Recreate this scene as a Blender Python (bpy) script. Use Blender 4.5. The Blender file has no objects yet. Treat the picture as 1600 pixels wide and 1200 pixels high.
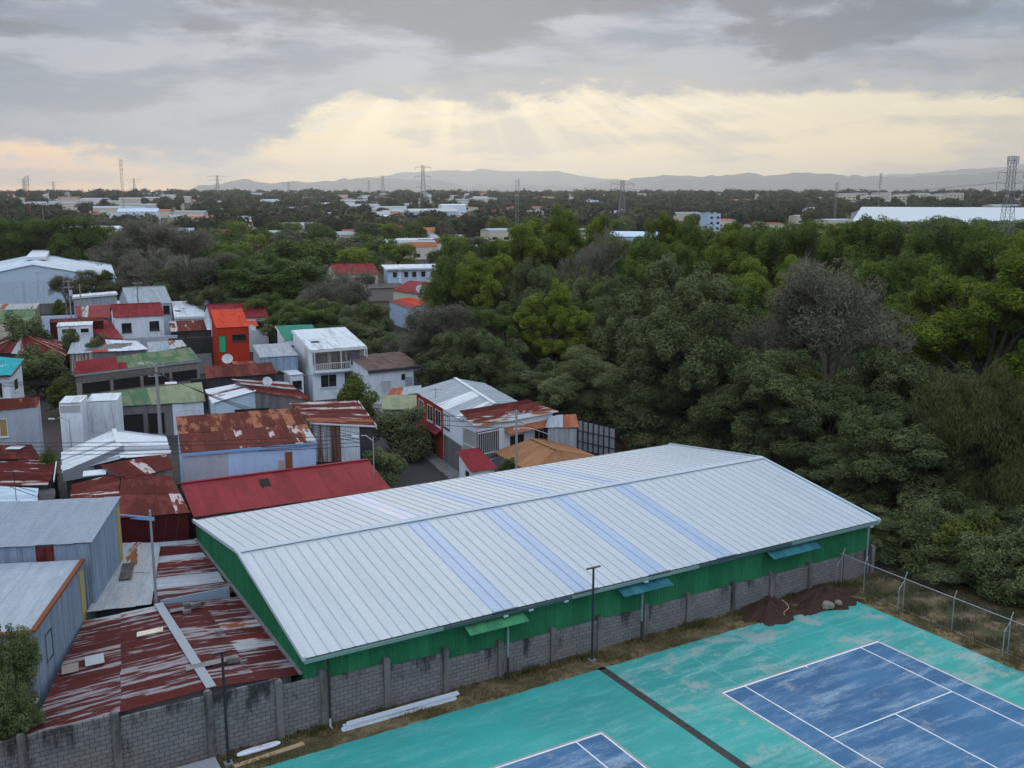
import bpy, bmesh, math, random
import numpy as np
from mathutils import Vector, Matrix

R = math.radians
sc = bpy.context.scene
col = sc.collection
random.seed(7)

# ------------------------------------------------------------------ camera
FOC, HORIZON, CAM_H = 1548.0, 306.0, 23.5          # focal length and horizon line in pixels of a 1600 px wide frame
PITCH = math.atan((600 - HORIZON) / FOC)
cam = bpy.data.cameras.new('camera')
cam.sensor_width = 36.0
cam.lens = 36.0 * FOC / 1600.0
cam.clip_start = 0.5
cam.clip_end = 60000
cam_ob = bpy.data.objects.new('camera', cam)
cam_ob.location = (0, 0, CAM_H)
cam_ob.rotation_euler = (math.pi / 2 - PITCH, 0, 0)
col.objects.link(cam_ob)
sc.camera = cam_ob

# ------------------------------------------------------------------ view, render settings
sc.view_settings.view_transform = 'Standard'
sc.view_settings.look = 'None'
sc.view_settings.exposure = 0.4
sc.view_settings.gamma = 1.0
sc.render.engine = 'CYCLES'
cy = sc.cycles
cy.max_bounces = 5
cy.diffuse_bounces = 3
cy.glossy_bounces = 2
cy.transmission_bounces = 2
cy.transparent_max_bounces = 4
cy.volume_bounces = 1
cy.use_denoising = True
cy.caustics_reflective = False
cy.caustics_refractive = False

SUN_AZ, SUN_EL = R(-4), R(27)                       # azimuth from +Y towards +X, elevation; the sun stands behind cloud ahead


# ------------------------------------------------------------------ node helpers
def N(nt, t, ins=None, **props):
    n = nt.nodes.new(t)
    for k, v in props.items():
        setattr(n, k, v)
    for k, v in (ins or {}).items():
        s = n.inputs[k]
        if isinstance(v, bpy.types.NodeSocket):
            nt.links.new(v, s)
        else:
            s.default_value = v
    return n


def mth(nt, op, a, b=None, c=None, clamp=False):
    n = N(nt, 'ShaderNodeMath', {0: a}, operation=op, use_clamp=clamp)
    for i, x in ((1, b), (2, c)):
        if x is not None:
            if isinstance(x, bpy.types.NodeSocket):
                nt.links.new(x, n.inputs[i])
            else:
                n.inputs[i].default_value = x
    return n.outputs[0]


def sstep(nt, x, a, b, lo=0.0, hi=1.0):
    n = N(nt, 'ShaderNodeMapRange', {0: x, 1: a, 2: b, 3: lo, 4: hi}, interpolation_type='SMOOTHSTEP')
    return n.outputs[0]


def rgba(c):
    return (c[0], c[1], c[2], 1.0)


def mix(nt, f, a, b, mode='MIX'):
    n = N(nt, 'ShaderNodeMix', data_type='RGBA', blend_type=mode)
    for i, x in ((0, f), (6, a), (7, b)):
        if isinstance(x, bpy.types.NodeSocket):
            nt.links.new(x, n.inputs[i])
        else:
            n.inputs[i].default_value = x if i == 0 else rgba(x)
    return n.outputs[2]


def noise(nt, vec, scale=1.0, detail=4.0, rough=0.55, dim='3D'):
    n = N(nt, 'ShaderNodeTexNoise', {'Vector': vec, 'Scale': scale, 'Detail': detail, 'Roughness': rough}, noise_dimensions=dim)
    return n.outputs[0]


def vmul(nt, v, s):
    return N(nt, 'ShaderNodeVectorMath', {0: v, 1: s}, operation='MULTIPLY').outputs[0]


def comb(nt, x, y, z=0.0):
    return N(nt, 'ShaderNodeCombineXYZ', {0: x, 1: y, 2: z}).outputs[0]


# ------------------------------------------------------------------ world: broken cloud cover over a Nishita sky
world = bpy.data.worlds.new('World')
sc.world = world
world.use_nodes = True
wt = world.node_tree
wt.nodes.clear()
sky = N(wt, 'ShaderNodeTexSky', sky_type='NISHITA', sun_disc=False, sun_elevation=SUN_EL, sun_rotation=SUN_AZ,
        altitude=900.0, air_density=1.0, dust_density=2.0, ozone_density=1.0)
d = N(wt, 'ShaderNodeTexCoord').outputs['Generated']
sep = N(wt, 'ShaderNodeSeparateXYZ', {0: d})
az = mth(wt, 'MULTIPLY', mth(wt, 'ARCTAN2', sep.outputs[0], sep.outputs[1]), 57.29578)      # degrees right of +Y
el = mth(wt, 'MULTIPLY', mth(wt, 'ARCSINE', sep.outputs[2]), 57.29578)
# cloud texture coordinates: wide and flat near the horizon
pv = comb(wt, mth(wt, 'MULTIPLY', az, 0.085), mth(wt, 'MULTIPLY', el, 0.26), 0.0)
nA = noise(wt, pv, 1.0, 7.0, 0.58, '2D')
pv2 = N(wt, 'ShaderNodeVectorMath', {0: vmul(wt, pv, (1.0, 1.6, 1.0)), 1: (7.3, 2.1, 0)}, operation='ADD').outputs[0]
nB = noise(wt, pv2, 1.3, 8.0, 0.6, '2D')
pv3 = N(wt, 'ShaderNodeVectorMath', {0: vmul(wt, pv, (2.6, 2.4, 1.0)), 1: (1.7, 9.2, 0)}, operation='ADD').outputs[0]
nC = noise(wt, pv3, 2.0, 9.0, 0.62, '2D')
# lower edge of the cloud deck: low on the left, rising to the right
edge = mth(wt, 'ADD', mth(wt, 'ADD', sstep(wt, az, -17.0, -7.0, 1.75, 4.7), sstep(wt, az, 0.0, 26.0, 0.0, 0.5)), sstep(wt, az, 60.0, 150.0, 0.0, -3.0))
wob = mth(wt, 'ADD', mth(wt, 'MULTIPLY', mth(wt, 'SUBTRACT', nA, 0.5), 3.4), mth(wt, 'MULTIPLY', mth(wt, 'SUBTRACT', nC, 0.5), 3.2))
rel = mth(wt, 'ADD', mth(wt, 'SUBTRACT', el, edge), wob)
deck = sstep(wt, rel, -0.35, 0.9)
# bright sky under the deck: warm cream, orange on the far left, thin veils
low = mix(wt, sstep(wt, az, -26.0, -6.0), (1.6, 0.76, 0.17), (1.18, 0.84, 0.30))
low = mix(wt, sstep(wt, el, 0.0, 5.0), low, (0.74, 0.63, 0.40))
low = mix(wt, sstep(wt, nB, 0.46, 0.64, 0.0, 0.75), low, (0.44, 0.40, 0.33))
fan = mth(wt, 'DIVIDE', mth(wt, 'ADD', az, 3.0), mth(wt, 'MAXIMUM', mth(wt, 'SUBTRACT', 10.0, el), 1.0))     # rays fan out below the hidden sun
ray = noise(wt, comb(wt, mth(wt, 'MULTIPLY', fan, 3.2), 3.0), 1.0, 2.0, 0.6, '2D')
rayw = mth(wt, 'MULTIPLY', sstep(wt, ray, 0.42, 0.68, 0.0, 0.42), mth(wt, 'MULTIPLY', sstep(wt, az, -16.0, -6.0), sstep(wt, az, 20.0, 6.0)))
low = mix(wt, rayw, low, (1.05, 0.88, 0.52))
# the deck itself: pale grey with slate undersides
cl = mix(wt, sstep(wt, nB, 0.40, 0.60), (0.115, 0.158, 0.222), (0.275, 0.305, 0.355))
cl = mix(wt, sstep(wt, rel, 0.2, 3.2), mix(wt, sstep(wt, az, -18.0, 0.0), (0.15, 0.212, 0.29), (0.29, 0.288, 0.285)), cl)
cl = mix(wt, sstep(wt, mth(wt, 'ADD', mth(wt, 'MULTIPLY', el, 0.1), nA), 1.30, 1.42), cl, (0.065, 0.084, 0.115))
cl = mix(wt, sstep(wt, el, 14.0, 30.0), cl, mix(wt, sstep(wt, nB, 0.3, 0.7), (0.46, 0.53, 0.64), (0.68, 0.75, 0.86)))
# silver edges where the deck thins
rim = mth(wt, 'MULTIPLY', sstep(wt, rel, -0.5, 0.05), sstep(wt, rel, 0.75, 0.1))
skyc = mix(wt, deck, low, cl)
skyc = mix(wt, mth(wt, 'MULTIPLY', rim, sstep(wt, nC, 0.46, 0.62, 0.0, 0.55)), skyc, (0.90, 0.79, 0.55))
blue = N(wt, 'ShaderNodeVectorMath', {0: sky.outputs[0], 1: (0.1, 0.1, 0.1)}, operation='MULTIPLY').outputs[0]
skyc = mix(wt, 0.93, blue, skyc)
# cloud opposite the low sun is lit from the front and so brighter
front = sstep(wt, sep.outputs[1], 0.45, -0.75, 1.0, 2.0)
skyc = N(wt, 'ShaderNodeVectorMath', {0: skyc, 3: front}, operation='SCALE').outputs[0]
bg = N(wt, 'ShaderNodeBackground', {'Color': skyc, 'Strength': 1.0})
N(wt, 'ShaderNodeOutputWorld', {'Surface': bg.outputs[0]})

# ------------------------------------------------------------------ sun, veiled by cloud
sun = bpy.data.lights.new('sun', 'SUN')
sun.energy = 0.8
sun.angle = R(22)
sun.color = (1.0, 0.91, 0.76)
sun_ob = bpy.data.objects.new('sun', sun)
sd = Vector((math.sin(SUN_AZ) * math.cos(SUN_EL), math.cos(SUN_AZ) * math.cos(SUN_EL), math.sin(SUN_EL)))
sun_ob.rotation_euler = (-sd).to_track_quat('-Z', 'Y').to_euler()
sun_ob.location = (0, 0, 200)
col.objects.link(sun_ob)


# ------------------------------------------------------------------ places
def P(px, py, z=0.0):
    """World point at height z that was measured at (px, py) in the survey photograph."""
    x, y = (px - 800) / FOC, -(py - 600) / FOC
    c, s = math.cos(PITCH), math.sin(PITCH)
    dz = -s + y * c
    t = (z - CAM_H) / dz
    return Vector((x * t, (c + y * s) * t, z))


def G(px, dist, z=0.0):
    """World point in photo column px at ground distance dist."""
    return Vector(((px - 800) / FOC * (dist * math.cos(PITCH) + CAM_H * math.sin(PITCH)), dist, z))


YAW = R(30.5)
UX, VX = Vector((math.cos(YAW), math.sin(YAW), 0)), Vector((-math.sin(YAW), math.cos(YAW), 0))
SO = Vector((10.13, 43.95, 0))


def S(u, v, z=0.0):
    """Point in the grid of courts and warehouse: u along the baseline, v away from the camera."""
    return SO + UX * u + VX * v + Vector((0, 0, z))


def gz(x, y):
    """Height of the terrain: level near by, rising slightly towards the far town."""
    r = math.hypot(x, y)
    t = min(max((r - 320) / 1900, 0), 1)
    return 20 * t * t * (3 - 2 * t)


# ------------------------------------------------------------------ object helpers
def link(o, parent=None):
    col.objects.link(o)
    if parent is not None:
        o.parent = parent
    return o


def tag(o, label=None, cat=None, group=None, kind=None):
    if label: o['label'] = label
    if cat: o['category'] = cat
    if group: o['group'] = group
    if kind: o['kind'] = kind
    return o


def empty(name, loc, label=None, cat=None, group=None):
    o = bpy.data.objects.new(name, None)
    o.location = loc
    o.empty_display_size = 0.3
    link(o)
    return tag(o, label, cat, group)


def meshob(name, verts, faces, m, parent=None, uvs=None, smooth=False, origin=None):
    """One mesh object; verts are world points, stored relative to the parent's location (or to origin)."""
    off = Vector(origin) if origin is not None else (parent_loc(parent) if parent is not None else Vector((0, 0, 0)))
    me = bpy.data.meshes.new(name)
    me.from_pydata([(v[0] - off.x, v[1] - off.y, v[2] - off.z) for v in verts], [], faces)
    if uvs is not None:
        ul = me.uv_layers.new(name='UVMap')
        flat = np.array([uvs[vi] for f in faces for vi in f], dtype=np.float32).ravel()
        ul.data.foreach_set('uv', flat)
    if smooth:
        me.shade_smooth()
    if m is not None:
        me.materials.append(m)
    o = bpy.data.objects.new(name, me)
    link(o, parent)
    if origin is not None:
        o.location = off
    return o


def parent_loc(p):
    l = Vector(p.location)
    while p.parent is not None:
        p = p.parent
        l = l + Vector(p.location)
    return l


def npmesh(name, V, F, m, tint=None, smooth=False):
    """Mesh data from numpy arrays of vertices and quads (or triangles)."""
    me = bpy.data.meshes.new(name)
    n, k = F.shape
    me.vertices.add(len(V))
    me.vertices.foreach_set('co', np.ascontiguousarray(V, dtype=np.float32).ravel())
    me.loops.add(n * k)
    me.loops.foreach_set('vertex_index', np.ascontiguousarray(F, dtype=np.int32).ravel())
    me.polygons.add(n)
    me.polygons.foreach_set('loop_start', np.arange(0, n * k, k, dtype=np.int32))
    me.polygons.foreach_set('loop_total', np.full(n, k, dtype=np.int32))
    if smooth:
        me.polygons.foreach_set('use_smooth', np.ones(n, dtype=bool))
    me.update(calc_edges=True)
    if tint is not None:
        a = me.attributes.new('tint', 'FLOAT', 'FACE')
        a.data.foreach_set('value', np.ascontiguousarray(tint, dtype=np.float32))
    me.materials.append(m)
    return me


BOXF = [(0, 3, 2, 1), (4, 5, 6, 7), (0, 1, 5, 4), (1, 2, 6, 5), (2, 3, 7, 6), (3, 0, 4, 7)]


class MB:
    """Collects boxes, prisms and tubes into one mesh."""
    def __init__(self):
        self.v, self.f = [], []

    def add(self, v, f):
        b = len(self.v)
        self.v += [Vector(x) for x in v]
        self.f += [tuple(i + b for i in q) for q in f]
        return self

    def box(self, o, ax, ay, az):
        """Box from corner o along three edge vectors."""
        o, ax, ay, az = Vector(o), Vector(ax), Vector(ay), Vector(az)
        return self.add([o, o + ax, o + ax + ay, o + ay, o + az, o + ax + az, o + ax + ay + az, o + ay + az], BOXF)

    def prism(self, pts, z0, tops):
        """Upright prism over a polygon with its own height at each corner."""
        n = len(pts)
        v = [(p[0], p[1], z0) for p in pts] + [(p[0], p[1], t) for p, t in zip(pts, tops)]
        f = [tuple(reversed(range(n))), tuple(range(n, 2 * n))]
        f += [(i, (i + 1) % n, n + (i + 1) % n, n + i) for i in range(n)]
        return self.add(v, f)

    def bar(self, a, b, t, w=None):
        """Square bar from a to b."""
        a, b = Vector(a), Vector(b)
        w = w or t
        d = (b - a).normalized()
        up = Vector((0, 0, 1)) if abs(d.z) < 0.95 else Vector((1, 0, 0))
        s = d.cross(up).normalized()
        q = s.cross(d).normalized()
        return self.box(a - s * t / 2 - q * w / 2, s * t, b - a, q * w)

    def tube(self, pts, radii, n=6, cap=True):
        pts = [Vector(p) for p in pts]
        b = len(self.v)
        for i, p in enumerate(pts):
            d = (pts[min(i + 1, len(pts) - 1)] - pts[max(i - 1, 0)]).normalized()
            up = Vector((0, 0, 1)) if abs(d.z) < 0.9 else Vector((1, 0, 0))
            s = d.cross(up).normalized()
            q = s.cross(d).normalized()
            r = radii[i] if hasattr(radii, '__len__') else radii
            for k in range(n):
                a = 2 * math.pi * k / n
                self.v.append(p + s * (r * math.cos(a)) + q * (r * math.sin(a)))
        for i in range(len(pts) - 1):
            for k in range(n):
                k2 = (k + 1) % n
                self.f.append((b + i * n + k, b + i * n + k2, b + (i + 1) * n + k2, b + (i + 1) * n + k))
        if cap:
            self.f.append(tuple(b + k for k in reversed(range(n))))
            self.f.append(tuple(b + (len(pts) - 1) * n + k for k in range(n)))
        return self

    def build(self, name, m, parent=None, smooth=False, origin=None):
        return meshob(name, self.v, self.f, m, parent, None, smooth, origin)


# ------------------------------------------------------------------ materials
MATS = {}


def newmat(key):
    m = bpy.data.materials.new(key)
    m.use_nodes = True
    m.node_tree.nodes.clear()
    MATS[key] = m
    return m, m.node_tree


def finish(nt, colr, rough=0.7, bump=None, bstr=0.2, bdist=0.02, metallic=0.0, spec=0.08):
    ins = {'Base Color': colr, 'Roughness': rough, 'Metallic': metallic, 'Specular IOR Level': spec}
    if bump is not None:
        ins['Normal'] = N(nt, 'ShaderNodeBump', {'Height': bump, 'Strength': bstr, 'Distance': bdist}).outputs[0]
    b = N(nt, 'ShaderNodeBsdfPrincipled', ins)
    N(nt, 'ShaderNodeOutputMaterial', {'Surface': b.outputs[0]})


def metal(key, a, b=(0.13, 0.032, 0.024), ratio=0.15, su=2.2, sv=0.35, rough=0.5, var=0.14, soft=0.05, metallic=0.0, spec=0.03, mott=1.0, gloss=False):
    """Painted or galvanised roof sheet, colour a showing through coat b in patches drawn out along the sheet."""
    if key in MATS: return MATS[key]
    if not gloss: rough = max(rough, 0.8)
    m, nt = newmat(key)
    uv = N(nt, 'ShaderNodeUVMap').outputs[0]
    rnd = N(nt, 'ShaderNodeObjectInfo').outputs['Random']
    off = comb(nt, mth(nt, 'MULTIPLY', rnd, 37.0), mth(nt, 'MULTIPLY', rnd, 91.0))
    vec = N(nt, 'ShaderNodeVectorMath', {0: vmul(nt, uv, (su, sv, 1)), 1: off}, operation='ADD').outputs[0]
    n1 = noise(nt, vec, 1.0, 6.0, 0.62, '2D')
    n1 = mth(nt, 'ADD', n1, mth(nt, 'MULTIPLY', mth(nt, 'SUBTRACT', rnd, 0.5), 0.22))
    t = 0.70 - 0.40 * ratio
    fac = sstep(nt, n1, t - soft, t + soft)
    c = mix(nt, fac, a, b)
    fine = noise(nt, N(nt, 'ShaderNodeVectorMath', {0: uv, 1: off}, operation='ADD').outputs[0], 3.5, 5.0, 0.65, '2D')
    streak = noise(nt, vmul(nt, uv, (9.0, 0.5, 1)), 1.0, 3.0, 0.5, '2D')
    k = mth(nt, 'ADD', mth(nt, 'MULTIPLY', fine, 0.34 * mott), mth(nt, 'MULTIPLY', streak, 0.22 * mott))
    k = mth(nt, 'ADD', mth(nt, 'ADD', k, 1 - 0.30 * mott), mth(nt, 'MULTIPLY', mth(nt, 'SUBTRACT', rnd, 0.5), 2 * var))
    kk = N(nt, 'ShaderNodeCombineColor', {0: k, 1: k, 2: k}).outputs[0]
    c = mix(nt, 1.0, c, kk, 'MULTIPLY')
    finish(nt, c, rough, fine, 0.15, 0.01, metallic, spec)
    return m


def plaster(key, a, b=None, amt=0.35, rough=0.85, sc_=0.8, fine=6.0):
    """Painted masonry or timber with rain streaks and blotches of colour b."""
    if key in MATS: return MATS[key]
    m, nt = newmat(key)
    b = b or tuple(x * 0.55 for x in a)
    pos = N(nt, 'ShaderNodeNewGeometry').outputs['Position']
    n1 = noise(nt, vmul(nt, pos, (1.6, 1.6, 0.35)), sc_, 6.0, 0.65)
    n2 = noise(nt, pos, fine, 4.0, 0.6)
    f = mth(nt, 'MULTIPLY', sstep(nt, n1, 0.42, 0.72), amt, clamp=True)
    c = mix(nt, f, a, b)
    k = mth(nt, 'ADD', mth(nt, 'MULTIPLY', n2, 0.3), 0.85)
    rnd = N(nt, 'ShaderNodeObjectInfo').outputs['Random']
    k = mth(nt, 'ADD', k, mth(nt, 'MULTIPLY', mth(nt, 'SUBTRACT', rnd, 0.5), 0.1))
    kk = N(nt, 'ShaderNodeCombineColor', {0: k, 1: k, 2: k}).outputs[0]
    finish(nt, mix(nt, 1.0, c, kk, 'MULTIPLY'), rough, n2, 0.2, 0.01)
    return m


def plain(key, c, rough=0.6, metallic=0.0, spec=0.3, var=0.12, scale=8.0):
    if key in MATS: return MATS[key]
    m, nt = newmat(key)
    pos = N(nt, 'ShaderNodeTexCoord').outputs['Object']
    n = noise(nt, pos, scale, 4.0, 0.6)
    rnd = N(nt, 'ShaderNodeObjectInfo').outputs['Random']
    k = mth(nt, 'ADD', mth(nt, 'ADD', mth(nt, 'MULTIPLY', n, 2 * var), 1 - 1.5 * var), mth(nt, 'MULTIPLY', rnd, var))
    kk = N(nt, 'ShaderNodeCombineColor', {0: k, 1: k, 2: k}).outputs[0]
    finish(nt, mix(nt, 1.0, c, kk, 'MULTIPLY'), rough, None, metallic=metallic, spec=spec)
    return m


def leafmat(key, c1, c2, trans=0.35, var=0.35):
    """Foliage: colour runs between c1 and c2 by leaf clump and by tree."""
    if key in MATS: return MATS[key]
    m, nt = newmat(key)
    t = N(nt, 'ShaderNodeAttribute', attribute_name='tint').outputs['Fac']
    rnd = N(nt, 'ShaderNodeObjectInfo').outputs['Random']
    f = mth(nt, 'ADD', t, mth(nt, 'MULTIPLY', mth(nt, 'SUBTRACT', rnd, 0.5), var), clamp=True)
    c = mix(nt, f, c1, c2)
    df = N(nt, 'ShaderNodeBsdfPrincipled', {'Base Color': c, 'Roughness': 0.6, 'Specular IOR Level': 0.06})
    tr = N(nt, 'ShaderNodeBsdfTranslucent', {'Color': c})
    mx = N(nt, 'ShaderNodeMixShader', {0: trans, 1: df.outputs[0], 2: tr.outputs[0]})
    N(nt, 'ShaderNodeOutputMaterial', {'Surface': mx.outputs[0]})
    return m


RUST = (0.125, 0.034, 0.026)
RUST2 = (0.20, 0.075, 0.04)
M = {}
M['white_roof'] = metal('white_coated_sheet', (0.445, 0.50, 0.54), (0.40, 0.455, 0.50), 0.4, 0.8, 0.1, 0.55, 0.015, 0.25, mott=0.3, spec=0.2, gloss=True)
M['skylight'] = metal('blue_fibreglass_sheet', (0.335, 0.425, 0.565), (0.31, 0.40, 0.54), 0.4, 1.0, 0.2, 0.5, 0.02, 0.2, 0.0, 0.2, mott=0.3, gloss=True)
M['skylight_sheen'] = metal('sheen_white_fibreglass_sheet', (0.66, 0.62, 0.62), (0.52, 0.55, 0.65), 0.4, 1.0, 0.2, 0.4, 0.04, 0.2, 0.0, 0.4, mott=0.3)  # whitish base colour stands in for sky reflected off the back slope
M['trim_white'] = metal('white_trim', (0.46, 0.51, 0.56), (0.42, 0.56, 0.62), 0.2, 1, 1, 0.45, 0.03)
M['green_siding'] = metal('green_painted_siding', (0.024, 0.150, 0.070), (0.034, 0.185, 0.088), 0.4, 1.0, 0.15, 0.5, 0.07, 0.2)
M['green_awning'] = metal('green_awning_sheet', (0.06, 0.25, 0.12), (0.05, 0.19, 0.10), 0.4, 1, 0.3, 0.45)
M['teal_awning'] = metal('teal_awning_sheet', (0.04, 0.17, 0.19), (0.03, 0.12, 0.15), 0.4, 1, 0.3, 0.45)
M['gutter_pale'] = plain('pale_green_gutter', (0.17, 0.27, 0.26), 0.5)
M['gutter_dark'] = plain('dark_gutter', (0.05, 0.085, 0.10), 0.5)
M['galv'] = metal('galvanised_sheet', (0.34, 0.38, 0.42), (0.26, 0.29, 0.32), 0.45, 2.0, 0.3, 0.45, 0.12, 0.15)
M['galv_blue'] = metal('blue_grey_sheet', (0.27, 0.34, 0.43), (0.20, 0.26, 0.34), 0.45, 3.0, 0.25, 0.5, 0.12, 0.1)
M['galv_rust'] = metal('rusting_galvanised_sheet', (0.36, 0.38, 0.40), RUST2, 0.30, 1.6, 0.3, 0.55, 0.12)
M['galv_warm'] = metal('dusty_taupe_sheet', (0.25, 0.225, 0.20), (0.20, 0.175, 0.15), 0.4, 2.0, 0.3, 0.8, 0.08, 0.15)
M['galv_pale'] = metal('pale_zinc_sheet', (0.35, 0.40, 0.455), (0.30, 0.345, 0.395), 0.4, 1.2, 0.25, 0.8, 0.035, 0.2)
M['galv_slate'] = metal('slate_zinc_sheet', (0.27, 0.315, 0.375), (0.235, 0.275, 0.33), 0.4, 1.2, 0.25, 0.8, 0.03, 0.2)
M['rust_brown'] = metal('brown_streaked_wall_sheet', (0.20, 0.115, 0.075), (0.10, 0.042, 0.028), 0.55, 5.0, 0.15, 0.85, 0.2, 0.15)
M['white_sheet'] = metal('weathered_white_sheet', (0.60, 0.65, 0.70), (0.40, 0.42, 0.42), 0.25, 2.0, 0.3, 0.5, 0.06, 0.15)
M['rust'] = metal('maroon_rusted_sheet', (0.105, 0.021, 0.019), (0.40, 0.34, 0.33), 0.20, 1.4, 0.35, 0.8, 0.16, 0.04, spec=0.06)
M['rust_streak'] = metal('maroon_sheet_worn_to_zinc', (0.075, 0.017, 0.017), (0.23, 0.215, 0.23), 0.31, 3.8, 0.36, 0.75, 0.06, 0.035, spec=0.08)
M['rust_orange'] = metal('orange_rusted_sheet', (0.095, 0.022, 0.017), (0.24, 0.10, 0.055), 0.36, 1.3, 0.4, 0.85, 0.18, 0.08, spec=0.05)
M['rust_wall'] = metal('rust_streaked_wall_sheet', (0.40, 0.44, 0.48), RUST2, 0.45, 3.5, 0.2, 0.65, 0.2, 0.12)
M['rust_solid'] = metal('brown_rust_sheet', (0.088, 0.018, 0.017), (0.125, 0.032, 0.026), 0.4, 1.2, 0.4, 0.85, 0.15, spec=0.05)
M['red_paint'] = metal('red_painted_sheet', (0.235, 0.026, 0.034), (0.165, 0.018, 0.024), 0.40, 0.5, 0.25, 0.6, 0.06, 0.2, 0.0, 0.15)
M['red_worn'] = metal('worn_red_sheet', (0.225, 0.032, 0.040), (0.14, 0.02, 0.024), 0.40, 0.8, 0.5, 0.55, 0.12, 0.15)
M['red_orange'] = metal('orange_red_sheet', (0.50, 0.055, 0.028), (0.42, 0.042, 0.024), 0.3, 1, 0.4, 0.5, 0.05)
M['terracotta'] = metal('terracotta_sheet', (0.36, 0.13, 0.07), (0.24, 0.075, 0.045), 0.4, 1, 0.4, 0.65, 0.1)
M['orange_roof'] = metal('orange_brown_sheet', (0.32, 0.165, 0.085), (0.25, 0.115, 0.06), 0.35, 0.7, 0.4, 0.65, 0.06, 0.2)
M['green_roof'] = metal('faded_green_sheet', (0.085, 0.155, 0.085), (0.16, 0.19, 0.12), 0.40, 0.8, 0.5, 0.55, 0.08, 0.1)
M['green_beige'] = metal('beige_green_sheet', (0.23, 0.26, 0.17), (0.18, 0.21, 0.13), 0.4, 0.8, 0.5, 0.6, 0.05, 0.1)
M['teal_roof'] = metal('turquoise_sheet', (0.035, 0.32, 0.36), (0.03, 0.25, 0.29), 0.3, 1, 0.5, 0.45, 0.05)
M['teal_green'] = metal('bottle_green_sheet', (0.035, 0.20, 0.15), (0.03, 0.15, 0.11), 0.3, 1, 0.5, 0.45, 0.05)
M['brown_roof'] = metal('brown_tarred_sheet', (0.125, 0.085, 0.075), (0.09, 0.06, 0.05), 0.4, 0.8, 0.5, 0.75, 0.08)
M['dark_roof'] = metal('dark_grey_sheet', (0.10, 0.10, 0.105), (0.075, 0.07, 0.07), 0.4, 0.8, 0.5, 0.65, 0.08)
M['pale_blue_sheet'] = metal('pale_blue_sheet', (0.47, 0.58, 0.68), (0.40, 0.48, 0.56), 0.35, 1, 0.3, 0.5, 0.05)
M['white_wall'] = plaster('white_house_paint', (0.68, 0.73, 0.80), (0.36, 0.36, 0.36), 0.35)
M['cream_wall'] = plaster('cream_house_paint', (0.58, 0.55, 0.44), (0.3, 0.27, 0.2), 0.35)
M['grey_wall'] = plaster('grey_render', (0.17, 0.17, 0.175), (0.07, 0.065, 0.06), 0.8)
M['dark_wall'] = plaster('shade_dark_wall', (0.05, 0.05, 0.055), (0.02, 0.02, 0.02), 0.6)  # near-black colour stands in for shade in the gaps between roofs
M['blue_wall'] = plaster('pale_blue_paint', (0.36, 0.52, 0.74), (0.28, 0.36, 0.46), 0.45)
M['blue_grey_wall'] = plaster('grey_blue_primer', (0.38, 0.42, 0.49), (0.26, 0.27, 0.30), 0.5)
M['red_wall'] = plaster('brick_red_paint', (0.34, 0.045, 0.028), (0.2, 0.03, 0.02), 0.4)
M['tower_wall'] = plaster('vermilion_paint', (0.42, 0.038, 0.018), (0.30, 0.026, 0.014), 0.4)
M['maroon_wall'] = plaster('maroon_paint', (0.062, 0.010, 0.011), (0.04, 0.008, 0.008), 0.5)
M['yellow_wall'] = plaster('dull_yellow_paint', (0.38, 0.34, 0.15), (0.22, 0.19, 0.09), 0.4)
M['taupe_wall'] = plaster('taupe_paint', (0.25, 0.22, 0.20), (0.16, 0.14, 0.12), 0.4)
M['pastel_blue'] = plaster('pastel_blue_paint', (0.44, 0.55, 0.72), (0.3, 0.37, 0.45), 0.3)
M['glass'] = plain('dark_window_glass', (0.012, 0.014, 0.017), 0.12, 0.0, 0.6, 0.05)
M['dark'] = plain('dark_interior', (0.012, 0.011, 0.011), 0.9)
M['frame_white'] = plain('white_frame_paint', (0.62, 0.64, 0.66), 0.5)
M['frame_dark'] = plain('dark_frame_paint', (0.05, 0.05, 0.055), 0.5)
M['blue_fascia'] = plain('blue_fascia_paint', (0.20, 0.36, 0.60), 0.6)
M['wood_yellow'] = plain('varnished_door', (0.36, 0.23, 0.09), 0.5)
M['plank'] = plain('raw_pine_plank', (0.40, 0.29, 0.17), 0.75, scale=3.0)
M['green_door'] = plain('bright_green_door', (0.02, 0.36, 0.17), 0.5)
M['iron'] = plain('dark_painted_steel', (0.035, 0.037, 0.042), 0.5, 0.2)
M['zinc'] = plain('galvanised_steel', (0.36, 0.38, 0.41), 0.45, 0.5)
M['pylon'] = plain('weathered_lattice_steel', (0.20, 0.21, 0.22), 0.6, 0.2)
M['mast_red'] = plain('red_mast_paint', (0.32, 0.08, 0.06), 0.6)
M['concrete_pole'] = plain('concrete_pole_grey', (0.27, 0.27, 0.26), 0.85)
M['cable'] = plain('black_cable', (0.02, 0.02, 0.022), 0.6)
M['dish'] = plain('dish_grey', (0.45, 0.47, 0.49), 0.5)
M['purlin'] = plain('new_galvanised_channel', (0.66, 0.72, 0.80), 0.5, 0.0)
M['sack'] = plain('white_woven_sack', (0.66, 0.70, 0.80), 0.6)
M['ink'] = plain('faint_ink', (0.22, 0.24, 0.30), 0.8)
M['bark'] = plain('grey_bark', (0.085, 0.072, 0.06), 0.9, scale=2.0)
M['dry_bark'] = plain('pale_dry_twigs', (0.215, 0.19, 0.15), 0.9, scale=2.0)
M['mould'] = plain('grey_slab', (0.25, 0.26, 0.29), 0.8)
M['rock'] = plain('broken_rock', (0.22, 0.19, 0.16), 0.9)

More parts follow.
